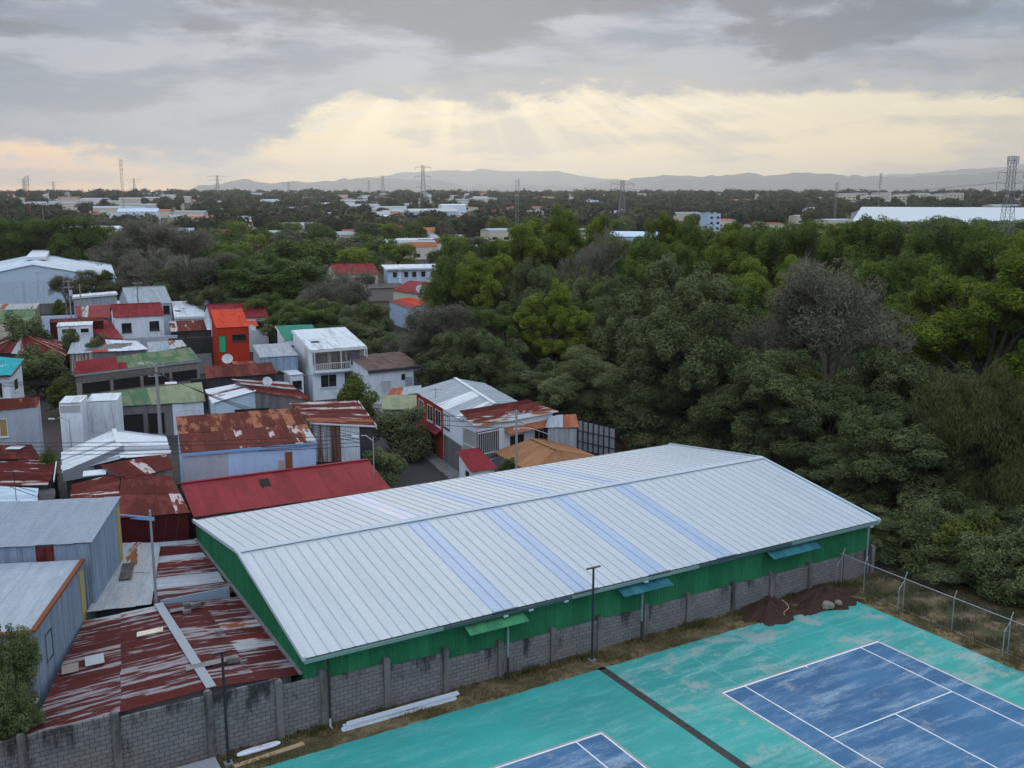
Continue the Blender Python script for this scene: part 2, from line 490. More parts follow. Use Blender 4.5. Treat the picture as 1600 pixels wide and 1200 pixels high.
# ------------------------------------------------------------------ materials of the ground
def ground_material():
    m, nt = newmat('earth_and_scrub')
    pos = N(nt, 'ShaderNodeNewGeometry').outputs['Position']
    n1 = noise(nt, pos, 0.05, 6, 0.6)
    n2 = noise(nt, pos, 0.9, 6, 0.65)
    n3 = noise(nt, pos, 7.0, 4, 0.6)
    c = mix(nt, sstep(nt, n2, 0.4, 0.62), (0.028, 0.026, 0.020), (0.052, 0.046, 0.034))
    c = mix(nt, sstep(nt, n1, 0.45, 0.6), c, (0.022, 0.030, 0.014))
    c = mix(nt, mth(nt, 'MULTIPLY', n3, 0.5), c, (0.055, 0.048, 0.034))
    finish(nt, c, 0.95, n3, 0.5, 0.05)
    return m


def dry_grass_material():
    m, nt = newmat('dry_turf')
    pos = N(nt, 'ShaderNodeNewGeometry').outputs['Position']
    n1 = noise(nt, pos, 0.45, 5, 0.65)
    n2 = noise(nt, pos, 3.0, 6, 0.7)
    n3 = noise(nt, pos, 18.0, 4, 0.7)
    c = mix(nt, sstep(nt, n1, 0.42, 0.6), (0.26, 0.195, 0.11), (0.075, 0.078, 0.034))
    c = mix(nt, sstep(nt, n2, 0.45, 0.7), c, (0.115, 0.085, 0.055))
    c = mix(nt, mth(nt, 'MULTIPLY', n3, 0.5), c, (0.05, 0.042, 0.026))
    finish(nt, c, 0.95, n3, 0.8, 0.06)
    return m


def asphalt_material():
    m, nt = newmat('worn_asphalt')
    pos = N(nt, 'ShaderNodeNewGeometry').outputs['Position']
    n1 = noise(nt, pos, 0.3, 5, 0.6)
    n2 = noise(nt, pos, 14.0, 4, 0.7)
    c = mix(nt, n1, (0.030, 0.031, 0.034), (0.062, 0.061, 0.060))
    c = mix(nt, mth(nt, 'MULTIPLY', n2, 0.35), c, (0.09, 0.088, 0.085))
    finish(nt, c, 0.85, n2, 0.3, 0.01)
    return m


def court_material(key, base, deep, scuff, bare, scuff_amt, bare_amt, streak):
    """Acrylic court paint, worn: pale scuffs dragged along the court and patches down to the grey slab."""
    m, nt = newmat(key)
    pos = N(nt, 'ShaderNodeNewGeometry').outputs['Position']
    rot = N(nt, 'ShaderNodeVectorRotate', {'Vector': pos, 'Angle': -YAW}, rotation_type='Z_AXIS').outputs[0]
    big = noise(nt, rot, 0.16, 5, 0.6)
    n1 = noise(nt, vmul(nt, rot, streak), 0.55, 8, 0.68)
    n2 = noise(nt, rot, 0.42, 9, 0.66)
    n3 = noise(nt, rot, 9.0, 5, 0.7)
    c = mix(nt, sstep(nt, big, 0.36, 0.62), base, deep)
    f = mth(nt, 'MULTIPLY', sstep(nt, n1, 0.44, 0.68), mth(nt, 'MULTIPLY', sstep(nt, big, 0.32, 0.6, 0.35, 1.0), scuff_amt))
    f = mth(nt, 'MULTIPLY', f, sstep(nt, n3, 0.3, 0.65, 0.35, 1.0))
    c = mix(nt, f, c, scuff)
    g = mth(nt, 'MULTIPLY', sstep(nt, mth(nt, 'ADD', n2, mth(nt, 'MULTIPLY', n3, 0.08)), 0.62 - bare_amt, 0.74 - bare_amt), 0.75)
    c = mix(nt, g, c, bare)
    k = mth(nt, 'ADD', mth(nt, 'MULTIPLY', n3, 0.22), 0.89)
    kk = N(nt, 'ShaderNodeCombineColor', {0: k, 1: k, 2: k}).outputs[0]
    finish(nt, mix(nt, 1.0, c, kk, 'MULTIPLY'), 0.75, n3, 0.1, 0.005, spec=0.2)
    return m


def block_material(key='concrete_block', attr=False):
    m, nt = newmat(key)
    pos = N(nt, 'ShaderNodeNewGeometry').outputs['Position']
    n1 = noise(nt, vmul(nt, pos, (0.9, 0.9, 0.22)), 1.1, 7, 0.65)
    n2 = noise(nt, pos, 9.0, 5, 0.65)
    n4 = noise(nt, pos, 0.35, 5, 0.6)
    zz = N(nt, 'ShaderNodeSeparateXYZ', {0: pos}).outputs[2]
    n1 = mth(nt, 'ADD', n1, mth(nt, 'MULTIPLY', mth(nt, 'SUBTRACT', zz, 1.6), 0.085))      # black mould thrives along the wet top courses
    rnd = N(nt, 'ShaderNodeAttribute', attribute_name='tint').outputs['Fac'] if attr else N(nt, 'ShaderNodeObjectInfo').outputs['Random']
    c = mix(nt, rnd, (0.155, 0.155, 0.16), (0.20, 0.20, 0.205))
    c = mix(nt, sstep(nt, n4, 0.45, 0.65, 0.0, 0.5), c, (0.19, 0.175, 0.16))
    c = mix(nt, sstep(nt, n1, 0.50, 0.64, 0.0, 0.9), c, (0.028, 0.028, 0.030))
    c = mix(nt, mth(nt, 'MULTIPLY', sstep(nt, n2, 0.5, 0.75), 0.35), c, (0.24, 0.24, 0.24))
    finish(nt, c, 0.92, n2, 0.5, 0.015)
    return m


M['ground'] = ground_material()
M['turf'] = dry_grass_material()
M['asphalt'] = asphalt_material()
M['teal_court'] = court_material('teal_court_paint', (0.042, 0.33, 0.30), (0.040, 0.265, 0.245), (0.26, 0.44, 0.42), (0.30, 0.34, 0.33), 1.0, 0.065, (0.5, 2.2, 1))
M['teal_court_fresh'] = court_material('teal_court_paint_fresh', (0.036, 0.315, 0.29), (0.036, 0.26, 0.24), (0.16, 0.43, 0.40), (0.22, 0.30, 0.29), 0.6, -0.03, (0.5, 2.2, 1))
M['blue_court'] = court_material('blue_court_paint', (0.050, 0.150, 0.285), (0.036, 0.110, 0.225), (0.25, 0.36, 0.47), (0.26, 0.28, 0.31), 1.0, 0.005, (0.45, 2.4, 1))
M['line'] = plaster('white_line_paint', (0.72, 0.74, 0.76), (0.45, 0.5, 0.5), 0.4, fine=12)
M['seam'] = plaster('faded_seam_paint', (0.13, 0.40, 0.37), (0.04, 0.32, 0.29), 0.9, 0.8, 2.0)
M['bare_slab'] = plaster('bare_slab_edge', (0.24, 0.30, 0.30), (0.16, 0.24, 0.23), 0.5)
M['block'] = block_material()
M['block_mass'] = block_material('concrete_block_mass', True)
M['mortar'] = plain('dark_mortar', (0.03, 0.029, 0.028), 0.95)
M['pilaster'] = plaster('cast_concrete', (0.17, 0.165, 0.16), (0.035, 0.035, 0.035), 0.9)
M['soil'] = plaster('dark_wet_soil', (0.055, 0.034, 0.026), (0.03, 0.02, 0.016), 0.7, 0.95, 2.0, 14.0)
M['drain'] = plaster('grimy_drain_concrete', (0.065, 0.058, 0.055), (0.03, 0.028, 0.026), 0.7, 0.95, 2.0, 10.0)
M['pavement'] = plaster('grey_pavement', (0.20, 0.20, 0.20), (0.12, 0.12, 0.12), 0.6)
M['yard'] = plaster('trodden_yard_earth', (0.060, 0.056, 0.052), (0.032, 0.030, 0.028), 0.7, 0.95, 0.5, 5.0)
M['grass'] = leafmat('dry_grass_blades', (0.06, 0.075, 0.022), (0.28, 0.21, 0.11), 0.3, 0.0)

# ------------------------------------------------------------------ the ground, out to the horizon
def build_ground():
    rings = [0, 30, 60, 120, 200, 300, 420, 560, 720, 900, 1100, 1350, 1650, 2000, 2600, 4000, 7000, 13000, 24000]
    n = 72
    v, f = [(0, 0, -0.02)], []
    for r in rings[1:]:
        for k in range(n):
            a = 2 * math.pi * k / n
            x, y = r * math.sin(a), r * math.cos(a)
            v.append((x, y, gz(x, y) - 0.02))
    for k in range(n):
        f.append((0, 1 + (k + 1) % n, 1 + k))
    for i in range(len(rings) - 2):
        b = 1 + i * n
        for k in range(n):
            k2 = (k + 1) % n
            f.append((b + k, b + k2, b + n + k2, b + n + k))
    o = meshob('ground', v, f, M['ground'])
    tag(o, kind='structure')


build_ground()


def flat(name, pts, z, m, parent=None, kind=None, thick=0.0):
    b = MB()
    if thick:
        b.prism([(p[0], p[1]) for p in pts], z - thick, [z] * len(pts))
    else:
        b.add([(p[0], p[1], z) for p in pts], [tuple(range(len(pts)))])
    o = b.build(name, m, parent)
    if kind: o['kind'] = kind
    return o


# hills along the horizon
def build_hills(name, prof, r0, depth, seed, amp):
    rng = np.random.default_rng(seed)
    px = np.array([p[0] for p in prof], float)
    py = np.array([p[1] for p in prof], float)
    azs = np.linspace(R(-75), R(75), 520)
    pix = 800 + FOC * np.tan(np.clip(azs, R(-60), R(60)))
    el = np.interp(pix, px, HORIZON - py) / FOC
    crest = np.maximum(el, 0) * (r0 + depth * 0.5) + 12
    def fb(x, s):
        out = np.zeros_like(x)
        for o in range(5):
            ph = rng.uniform(0, 6.28, 3)
            fr = s * 2 ** o
            out += (np.sin(x * fr + ph[0]) + np.sin(x * fr * 1.37 + ph[1]) * .7) / 2 ** o
        return out
    crest = crest + (fb(azs, 60) + np.abs(fb(azs, 140)) * .9 - .6) * amp
    rows = 22
    V = []
    for j in range(rows):
        t = j / (rows - 1)
        r = r0 + depth * t
        prof_t = math.sin(math.pi * min(t * 1.0, 1.0)) ** 0.9
        spur = 1 + 0.35 * fb(azs * 1.0 + 0.02 * j, 35) * (1 - prof_t) 
        h = crest * prof_t * np.clip(spur, 0.3, 1.6 if prof_t < .9 else 1.0) if prof_t < 0.97 else crest * prof_t
        for a, hh in zip(azs, h):
            V.append((r * math.sin(a), r * math.cos(a), float(hh) + (8 if 0 < j < rows - 1 else -5)))
    n = len(azs)
    F = np.array([[j * n + i, j * n + i + 1, (j + 1) * n + i + 1, (j + 1) * n + i] for j in range(rows - 1) for i in range(n - 1)])
    me = npmesh(name, np.array(V), F, M['hill'], smooth=True)
    o = link(bpy.data.objects.new(name, me))
    o['kind'] = 'structure'


m_, nt_ = newmat('forested_hill')
pos_ = N(nt_, 'ShaderNodeNewGeometry').outputs['Position']
finish(nt_, mix(nt_, noise(nt_, pos_, 0.004, 6, 0.6), (0.04, 0.065, 0.065), (0.075, 0.10, 0.085)), 0.95)
M['hill'] = m_
build_hills('hills', [(-3000, 292), (-900, 300), (0, 308), (230, 306), (275, 302), (310, 296), (350, 290), (378, 283), (395, 279), (412, 284), (440, 288), (475, 284), (510, 286), (545, 282), (580, 277),
                      (620, 279), (660, 283), (720, 288), (800, 290), (900, 291), (960, 283), (1010, 278), (1060, 274), (1110, 277), (1150, 274), (1190, 278), (1230, 269), (1260, 272), (1300, 278),
                      (1380, 279), (1450, 277), (1600, 274), (2200, 268), (4000, 285)], 12500, 3600, 3, 13)
build_hills('hills', [(-3000, 300), (300, 312), (540, 300), (600, 276), (640, 270), (690, 268), (730, 270), (760, 265), (800, 268), (850, 269), (900, 275), (950, 280), (1010, 284), (1100, 284),
                      (1250, 286), (1330, 280), (1450, 272), (1550, 266), (1600, 263), (1900, 255), (3000, 280)], 17500, 4000, 5, 11)

# ------------------------------------------------------------------ tennis courts
def strip(name, a, b, w, z, m, parent):
    """Painted line from a to b (u, v), width w."""
    ua, va = a; ub, vb = b
    if abs(ua - ub) < 1e-6:
        pts = [S(ua - w / 2, va), S(ua + w / 2, va), S(ub + w / 2, vb), S(ub - w / 2, vb)]
    else:
        pts = [S(ua, va - w / 2), S(ub, vb - w / 2), S(ub, vb + w / 2), S(ua, va + w / 2)]
    pts = [Vector(p) for p in pts]
    if (pts[1] - pts[0]).cross(pts[2] - pts[1]).z < 0:
        pts.reverse()
    return flat(name, pts, z, m, parent)


def court(u0, slab, teal, name_label):
    e = empty('tennis_court', S((slab[0] + slab[1]) / 2, -8, 0))
    e['kind'] = 'structure'
    a, b, v0, v1 = slab
    rr = random.Random(int(u0 * 10))
    top = []
    n = 60
    for i in range(n + 1):                                   # ragged far edge where soil lies over the slab
        u = a + (b - a) * i / n
        v = v1
        top.append(S(u, v + rr.uniform(-0.04, 0.04)))
    pts = [S(a, v0), S(b, v0)] + list(reversed(top))
    flat('court_slab', pts, 0.05, teal, e, thick=0.25)
    flat('worn_border', [S(u0 - 0.18, -23.95), S(u0 + 11.15, -23.95), S(u0 + 11.15, 0.2), S(u0 - 0.18, 0.2)], 0.054, M['bare_slab'], e)
    flat('playing_area', [S(u0, -23.77), S(u0 + 10.97, -23.77), S(u0 + 10.97, 0), S(u0, 0)], 0.058, M['blue_court'], e)
    z = 0.062
    if b > 10:                                                # faded seams left by an older court
        for (p, q) in (((-1.5, 2.55), (12.8, 2.55)), ((1.2, 0.4), (1.2, 4.8)), ((5.1, 1.2), (5.1, 4.9)), ((10.4, 0.6), (10.4, 3.4)), ((11.4, -3.0), (14.2, -3.0))):
            strip('faded_seam', p, q, 0.09, 0.0545 if abs(p[0] - q[0]) < .01 else 0.0562, M['seam'], e)
    for vv in (0.0, -23.77):
        strip('line', (u0 + 0.036, vv), (u0 + 10.934, vv), 0.10, z, M['line'], e)
    for uu in (0.0, 1.37, 9.60, 10.97):
        strip('line', (u0 + uu, 0.05 if uu in (0.0, 10.97) else -0.052), (u0 + uu, -23.82 if uu in (0.0, 10.97) else -23.718), 0.07, z, M['line'], e)
    for vv in (-5.485, -18.285):
        strip('line', (u0 + 1.407, vv), (u0 + 9.563, vv), 0.07, z, M['line'], e)
    strip('line', (u0 + 5.485, -5.522), (u0 + 5.485, -18.248), 0.07, z, M['line'], e)
    strip('line', (u0 + 5.485, -0.052), (u0 + 5.485, -0.20), 0.07, z, M['line'], e)


court(0.0, (-3.30, 14.35, -30.0, 5.0), M['teal_court'], '')
court(-18.12, (-26.0, -3.75, -30.0, 5.0), M['teal_court_fresh'], '')
flat('drain', [S(-3.75, -30), S(-3.30, -30), S(-3.30, 5.2), S(-3.75, 5.2)], 0.0, M['drain'], None, 'structure', 0.2)
# strips of dry turf round the courts
flat('grass_strip', [S(-32, 5.0), S(19.2, 5.0), S(19.2, 7.1), S(-32, 7.1)], 0.0, M['turf'], None, 'structure', 0.2)
flat('grass_bank', [S(14.35, -30), S(22, -30), S(22, 5.0), S(14.35, 5.0)], 0.0, M['turf'], None, 'structure', 0.2)


def grass_mesh(name, areas, seed):
    rng = np.random.default_rng(seed)
    Vs, Ts = [], []
    for (u0, u1, v0, v1, n, hmin, hmax, dry) in areas:
        nc = n // 9
        cu, cv = rng.uniform(u0, u1, nc), rng.uniform(v0, v1, nc)
        clump = np.sin(cu * 1.7 + 1.3 * np.sin(cv * 2.1)) + np.sin(cv * 2.7 + cu * .6)
        keep = rng.uniform(-2.2, 1.6, nc) < clump
        cu, cv, cl = cu[keep], cv[keep], clump[keep]
        k = 9
        u = np.repeat(cu, k) + rng.normal(0, .09, len(cu) * k)
        v = np.repeat(cv, k) + rng.normal(0, .09, len(cu) * k)
        h = rng.uniform(hmin, hmax, len(u)) * np.repeat(np.clip(.8 + .3 * cl, .4, 1.5), k)
        t = np.clip(dry + rng.normal(0, .12, len(u)) - .12 * np.repeat(cl, k), 0, 1)
        a = rng.uniform(0, 6.283, len(u))
        w = rng.uniform(.012, .026, len(u))
        lean = rng.uniform(.1, .7, len(u)) * h
        la = rng.uniform(0, 6.283, len(u))
        x = SO.x + u * UX.x + v * VX.x
        y = SO.y + u * UX.y + v * VX.y
        q = np.zeros((len(u), 4, 3))
        q[:, 0] = np.stack([x - w * np.cos(a), y - w * np.sin(a), 0 * h], 1)
        q[:, 1] = np.stack([x + w * np.cos(a), y + w * np.sin(a), 0 * h], 1)
        tx, ty = x + lean * np.cos(la), y + lean * np.sin(la)
        q[:, 2] = np.stack([tx + w * .3 * np.cos(a), ty + w * .3 * np.sin(a), h], 1)
        q[:, 3] = np.stack([tx - w * .3 * np.cos(a), ty - w * .3 * np.sin(a), h], 1)
        Vs.append(q.reshape(-1, 3)); Ts.append(t)
    V = np.concatenate(Vs); T = np.concatenate(Ts)
    F = np.arange(len(V)).reshape(-1, 4)
    return npmesh(name, V, F, M['grass'], T)


go = link(bpy.data.objects.new('grass', grass_mesh('grass', [(-26, 15.4, 5.05, 6.8, 26000, .05, .16, .75), (-22, 19, 6.3, 6.95, 12000, .08, .22, .3),
                                                              (14.4, 21.5, -14, 6.8, 34000, .06, .2, .5), (15.6, 21.5, -12, 6.5, 14000, .12, .32, .25)], 4)))
tag(go, 'dry yellow and green grass along the wall and fence', 'grass', kind='stuff')

# ------------------------------------------------------------------ boundary wall of concrete blocks
WALL_STEPS = [(-33.0, -26.2, 3.0), (-26.2, -22.5, 2.8), (-22.5, -19.5, 2.8), (-19.5, -17.5, 2.4), (-17.5, -14.4, 2.2), (-14.4, -11.35, 2.0), (-11.35, 18.75, 1.6)]


def build_block_wall():
    e = empty('block_wall', S(-6, 7.0, 0), 'long grey concrete block wall with pilasters between courts and green warehouse', 'wall')
    core = MB()
    rr = random.Random(3)
    blocks = []
    for (a, b, h) in WALL_STEPS:
        core.box(S(a, 7.012, -0.1), UX * (b - a), VX * 0.12, (0, 0, h - 0.02 + 0.1))
        for r in range(int(round(h / 0.2))):
            off = 0.2 if r % 2 else 0.0
            u = a - off
            while u < b - 0.01:
                u0, u1 = max(u, a) + 0.011, min(u + 0.4, b) - 0.011
                if u1 - u0 > 0.03:
                    if True:
                        blocks.append((u0, u1, r * 0.2 + 0.006, rr.uniform(-0.006, 0.006)))
                u += 0.4
    core.build('mortar', M['mortar'], e)
    def visible(bk):
        p = S(bk[0], 7, bk[2])
        c, s = math.cos(PITCH), math.sin(PITCH)
        dz = p.z - CAM_H
        fw = p.y * c - dz * s
        x, y = 800 + FOC * p.x / fw, 600 - FOC * (p.y * s + dz * c) / fw
        return -10 < x < 1600 and y < 1215
    blocks.sort(key=lambda bk: (not visible(bk), (S(bk[0], 7, bk[2]) - Vector((0, 0, CAM_H))).length))
    full = None
    mass = MB(); tints = []
    off = parent_loc(e)
    for i, (u0, u1, z, dv) in enumerate(blocks):
        if i < 300:
            L = u1 - u0
            if L > 0.38 and full is not None:
                o = bpy.data.objects.new('block', full)
                link(o, e)
            else:
                b = MB().box(Vector((0, 0, 0)), UX * L, VX * 0.14, (0, 0, 0.178))
                me = bpy.data.meshes.new('block')
                me.from_pydata([tuple(x) for x in b.v], [], b.f)
                me.materials.append(M['block'])
                o = link(bpy.data.objects.new('block', me), e)
                if L > 0.38: full = me
            o.location = S(u0, 7.0 + dv, z) - off
        else:
            mass.box(S(u0, 7.0 + dv, z), UX * (u1 - u0), VX * 0.14, (0, 0, 0.178))
            tints += [rr.random()] * 6
    mo = mass.build('blockwork', M['block_mass'], e)
    at = mo.data.attributes.new('tint', 'FLOAT', 'FACE')
    at.data.foreach_set('value', np.array(tints, dtype=np.float32))
    mo['kind'] = 'stuff'
    for (u, h) in [(-29.6, 3.05), (-26.2, 3.05), (-22.5, 2.95), (-19.5, 2.7), (-17.45, 2.65), (-14.4, 2.45), (-11.35, 2.2), (-8.32, 1.86), (-5.23, 1.8), (-2.32, 1.8), (0.72, 1.84), (3.72, 1.78), (7.08, 1.75), (10.03, 1.7), (13.25, 1.76), (16.2, 1.7), (18.75, 1.8)]:
        p = MB()
        z = -0.1
        k = 0
        while z < h - 0.01:                                   # cast courses, a little out of line
            z2 = min(z + 0.4, h)
            j = rr.uniform(-0.012, 0.012)
            p.box(S(u - 0.15 + j, 6.86, z), UX * 0.30, VX * 0.34, (0, 0, z2 - z - 0.006))
            z = z2; k += 1
        p.box(S(u - 0.12, 6.9, h - 0.01), UX * 0.2, VX * 0.22, (0, 0, rr.uniform(0.04, 0.1)))
        p.build('pilaster', M['pilaster'], e)


build_block_wall()

# ------------------------------------------------------------------ corrugated sheets
def sheet_geo(A, B, C, D, pitch, amp, lift, rng, seg=2):
    """One sheet over the quad A B C D (A-B near edge, D-C far edge); ribs run from A-B to D-C."""
    A, B, C, D = Vector(A), Vector(B), Vector(C), Vector(D)
    w = (B - A).length
    nrm = (B - A).cross(D - A).normalized()
    if nrm.z < 0: nrm = -nrm
    n = max(2, int(round(w / pitch)) * seg)
    v, uv = [], []
    L = (D - A).length
    for j in range(2):
        for i in range(n + 1):
            t = i / n
            a, d = A.lerp(B, t), D.lerp(C, t)
            h = amp * 0.55 * (0.5 - 0.5 * math.cos(2 * math.pi * i / seg)) + lift
            p = (a if j == 0 else d) + nrm * h
            v.append(p); uv.append((t * w, j * L))
    f = [(i, i + 1, n + 2 + i, n + 1 + i) for i in range(n)]
    return v, f, uv


def sheets(parent, quad, m, sw=0.85, pitch=0.17, amp=0.035, name='roof_sheet', rows=1, jag=0.06, seed=0, mats=None, seg=2):
    """Cover a quad with separate overlapping corrugated sheets, each its own part."""
    rng = random.Random(seed * 31 + 5)
    A, B, C, D = [Vector(q) for q in quad]
    w = max((B - A).length, (C - D).length)
    n = max(1, int(round(w / sw)))
    out = []
    L = ((D - A).length + (C - B).length) / 2
    for r in range(rows):
        t0, t1 = r / rows, (r + 1) / rows
        a0, b0, c0, d0 = A.lerp(D, t0), B.lerp(C, t0), B.lerp(C, t1), A.lerp(D, t1)
        for i in range(n):
            s0, s1 = i / n, (i + 1) / n + (0.04 / max(w, 1) if i < n - 1 else 0)
            j0, j1 = rng.uniform(-jag, jag) / max(L, 1), rng.uniform(-jag, jag) / max(L, 1)
            def pt(s, t):
                return a0.lerp(b0, s).lerp(d0.lerp(c0, s), t)
            q = (pt(s0, j0 - (0.05 / L if r == 0 else 0.12 / L)), pt(s1, j0 - (0.05 / L if r == 0 else 0.12 / L)), pt(s1, 1 + j1), pt(s0, 1 + j1))
            lift = (0.012 if i % 2 else 0.0) + (0.02 * (rows - r)) * 0 + rng.uniform(0, 0.012) + 0.018 * r
            v, f, uv = sheet_geo(*q, pitch, amp, lift, rng, seg)
            mm = m
            if mats:
                mm = mats(i / n, r, rng) or m
            o = meshob(name, v, f, mm, parent, uv)
            out.append(o)
    return out


# ------------------------------------------------------------------ green warehouse
def build_warehouse():
    e = empty('warehouse', S(0, 17, 0), 'long green warehouse with white ribbed gable roof and blue skylight strips', 'warehouse')
    UL, UR, VF, VB, VR = -18.4, 18.8, 6.75, 27.2, 17.1
    ZF, ZB, ZR = 3.55, 3.95, 5.2
    n = 62
    w = (UR - UL) / n
    def rib_sheet(u, v0, z0, v1, z1, m, name):
        """Flat pan with an upstanding rib on its left edge."""
        prof = [(0.0, 0.0), (0.014, 0.042), (0.036, 0.042), (0.05, 0.0), (0.3, 0.004), (w + 0.012, 0.002)]
        v, uv = [], []
        L = math.hypot(v1 - v0, z1 - z0)
        for j, (vv, zz) in enumerate(((v0, z0), (v1, z1))):
            for (du, dz) in prof:
                v.append(S(u + du, vv, zz + dz)); uv.append((du, j * L))
        k = len(prof)
        f = [(i, i + 1, k + i + 1, k + i) for i in range(k - 1)]
        if v1 < v0: f = [tuple(reversed(x)) for x in f]
        return meshob(name, v, f, m, e, uv)
    sky_i = {16, 17, 24, 25, 32, 33, 40, 41}
    for i in range(n):
        u = UL + i * w
        s = i in sky_i
        rib_sheet(u, VF, ZF, VR, ZR, M['skylight'] if s else M['white_roof'], 'skylight_sheet' if s else 'roof_sheet')
        ms = (M['skylight_sheen'] if i < 20 else M['skylight']) if s else M['white_roof']
        rib_sheet(u, VB, ZB, VR, ZR, ms, 'skylight_sheet' if s else 'roof_sheet')
    # ridge cap, verge and eave trims
    cap = MB()
    for sgn, (ve, ze) in ((-1, (VF, ZF)), (1, (VB, ZB))):
        sl = (ze - ZR) / abs(ve - VR)
        p0, p1 = S(UL - 0.1, VR, ZR + 0.10), S(UR + 0.1, VR, ZR + 0.10)
        q0, q1 = S(UL - 0.1, VR + sgn * 0.28, ZR + 0.085 + sl * 0.28), S(UR + 0.1, VR + sgn * 0.28, ZR + 0.085 + sl * 0.28)
        cap.add([p0, p1, q1, q0, p0 - Vector((0, 0, .03)), p1 - Vector((0, 0, .03)), q1 - Vector((0, 0, .03)), q0 - Vector((0, 0, .03))], BOXF)
    cap.build('ridge_cap', M['trim_white'], e)
    for u in (UL - 0.06, UR + 0.03):
        for (v0, z0) in ((VF - 0.05, ZF), (VB + 0.05, ZB)):
            b = MB()
            a, c = S(u, v0, z0 - 0.10), S(u, VR, ZR - 0.10)
            b.add([a, a + UX * .16, c + UX * .16, c, a + Vector((0, 0, .2)), a + UX * .16 + Vector((0, 0, .2)), c + UX * .16 + Vector((0, 0, .2)), c + Vector((0, 0, .2))], BOXF)
            b.build('verge_trim', M['trim_white'], e)
    # gutter in lengths of two paints
    segs = [(-18.4, -11.6, 'gutter_pale'), (-11.6, -4.3, 'gutter_dark'), (-4.3, 4.1, 'gutter_pale'), (4.1, 11.2, 'gutter_dark'), (11.2, 18.8, 'gutter_pale')]
    for (a, b_, k) in segs:
        g = MB()
        g.box(S(a, VF - 0.16, ZF - 0.19), UX * (b_ - a - 0.01), VX * 0.15, (0, 0, 0.02))
        g.box(S(a, VF - 0.16, ZF - 0.17), UX * (b_ - a - 0.01), VX * 0.02, (0, 0, 0.15))
        g.box(S(a, VF - 0.03, ZF - 0.17), UX * (b_ - a - 0.01), VX * 0.02, (0, 0, 0.12))
        g.build('gutter', M[k], e)
    for i in (16, 24, 32, 40):                                # dark boxes standing for the dark gap below each skylight strip
        MB().box(S(UL + i * w - 0.1, VF - 0.10, ZF + 0.0), UX * 1.45, VX * 0.1, (0, 0, 0.06)).build('eave_dark_gap', M['gutter_dark'], e)
    g = MB()
    g.box(S(UL, VB + 0.02, ZB - 0.16), UX * (UR - UL), VX * 0.14, (0, 0, 0.14))
    g.build('gutter', M['gutter_dark'], e)
    # siding sheets
    def siding(p, q, z0, zp, zq, name='siding_sheet', sw=1.02):
        L = (q - p).length
        k = max(1, int(round(L / sw)))
        d = (q - p) / k
        nr = Vector((d.y, -d.x, 0)).normalized()
        for i in range(k):
            a, b_ = p + d * i, p + d * (i + 1)
            za, zb = zp + (zq - zp) * i / k, zp + (zq - zp) * (i + 1) / k
            v, uv = [], []
            prof = [(t, h) for r in range(5) for (t, h) in ((r / 5, 0), (r / 5 + .06, .028), (r / 5 + .12, .028), (r / 5 + .17, 0))] + [(1, 0)]
            for j in range(2):
                for (t, h) in prof:
                    x = a.lerp(b_, t) + nr * h
                    v.append((x.x, x.y, z0 if j == 0 else za + (zb - za) * t)); uv.append((t * sw, j * 2.0))
            m_n = len(prof)
            meshob(name, v, [(r, r + 1, m_n + r + 1, m_n + r) for r in range(m_n - 1)], M['green_siding'], e, uv)
    zf = lambda v: ZF + (ZR - ZF) * (v - VF) / (VR - VF) - 0.08
    zb = lambda v: ZB + (ZR - ZB) * (VB - v) / (VB - VR) - 0.08
    FW, BW, LW, RW = 7.16, 26.9, -18.25, 18.65
    siding(S(LW, FW), S(RW, FW), 1.2, zf(FW), zf(FW))
    siding(S(LW, VR), S(LW, FW), 0.6, zf(VR), zf(FW))
    siding(S(LW, BW), S(LW, VR), 0.6, zb(BW), zf(VR))
    siding(S(RW, FW), S(RW, VR), 0.6, zf(FW), zf(VR))
    siding(S(RW, VR), S(RW, BW), 0.6, zf(VR), zb(BW))
    siding(S(RW, BW), S(LW, BW), 0.6, zb(BW), zb(BW), sw=3.0)
    # masonry plinth behind the siding
    b = MB()
    for (a, c) in ((S(LW + .02, FW + .05), S(RW - .02, FW + .05)), (S(RW - .02, FW + .05), S(RW - .02, BW - .02)), (S(RW - .02, BW - .02), S(LW + .02, BW - .02)), (S(LW + .02, BW - .02), S(LW + .02, FW + .05))):
        dd = (c - a).normalized()
        b.box(a, c - a, Vector((-dd.y, dd.x, 0)) * 0.12, (0, 0, 1.15))
    b.build('plinth', M['pilaster'], e)
    # pale flashing where the neighbouring roofs meet the gable wall
    MB().bar(S(LW - 0.12, 7.3, 2.60), S(LW - 0.12, 27.0, 2.84), 0.16, 0.09).build('flashing', M['pavement'], e)
    # awnings over the wall vents
    for (u0, u1, k) in ((-10.4, -7.1, 'green_awning'), (-1.3, 2.0, 'teal_awning'), (9.4, 13.3, 'teal_awning')):
        a = [S(u0, 6.2, 2.95), S(u1, 6.2, 2.95), S(u1, 7.1, 3.30), S(u0, 7.1, 3.30)]
        v, f, uv = sheet_geo(*a, 0.17, 0.04, 0.0, None, 4)
        aw = meshob('awning', v, f, M[k], e, uv)
        br = MB()
        for uu in (u0 + 0.3, u1 - 0.3):
            br.bar(S(uu, 7.1, 2.75), S(uu, 6.28, 2.94), 0.035)
        br.build('bracket', M['iron'], aw)
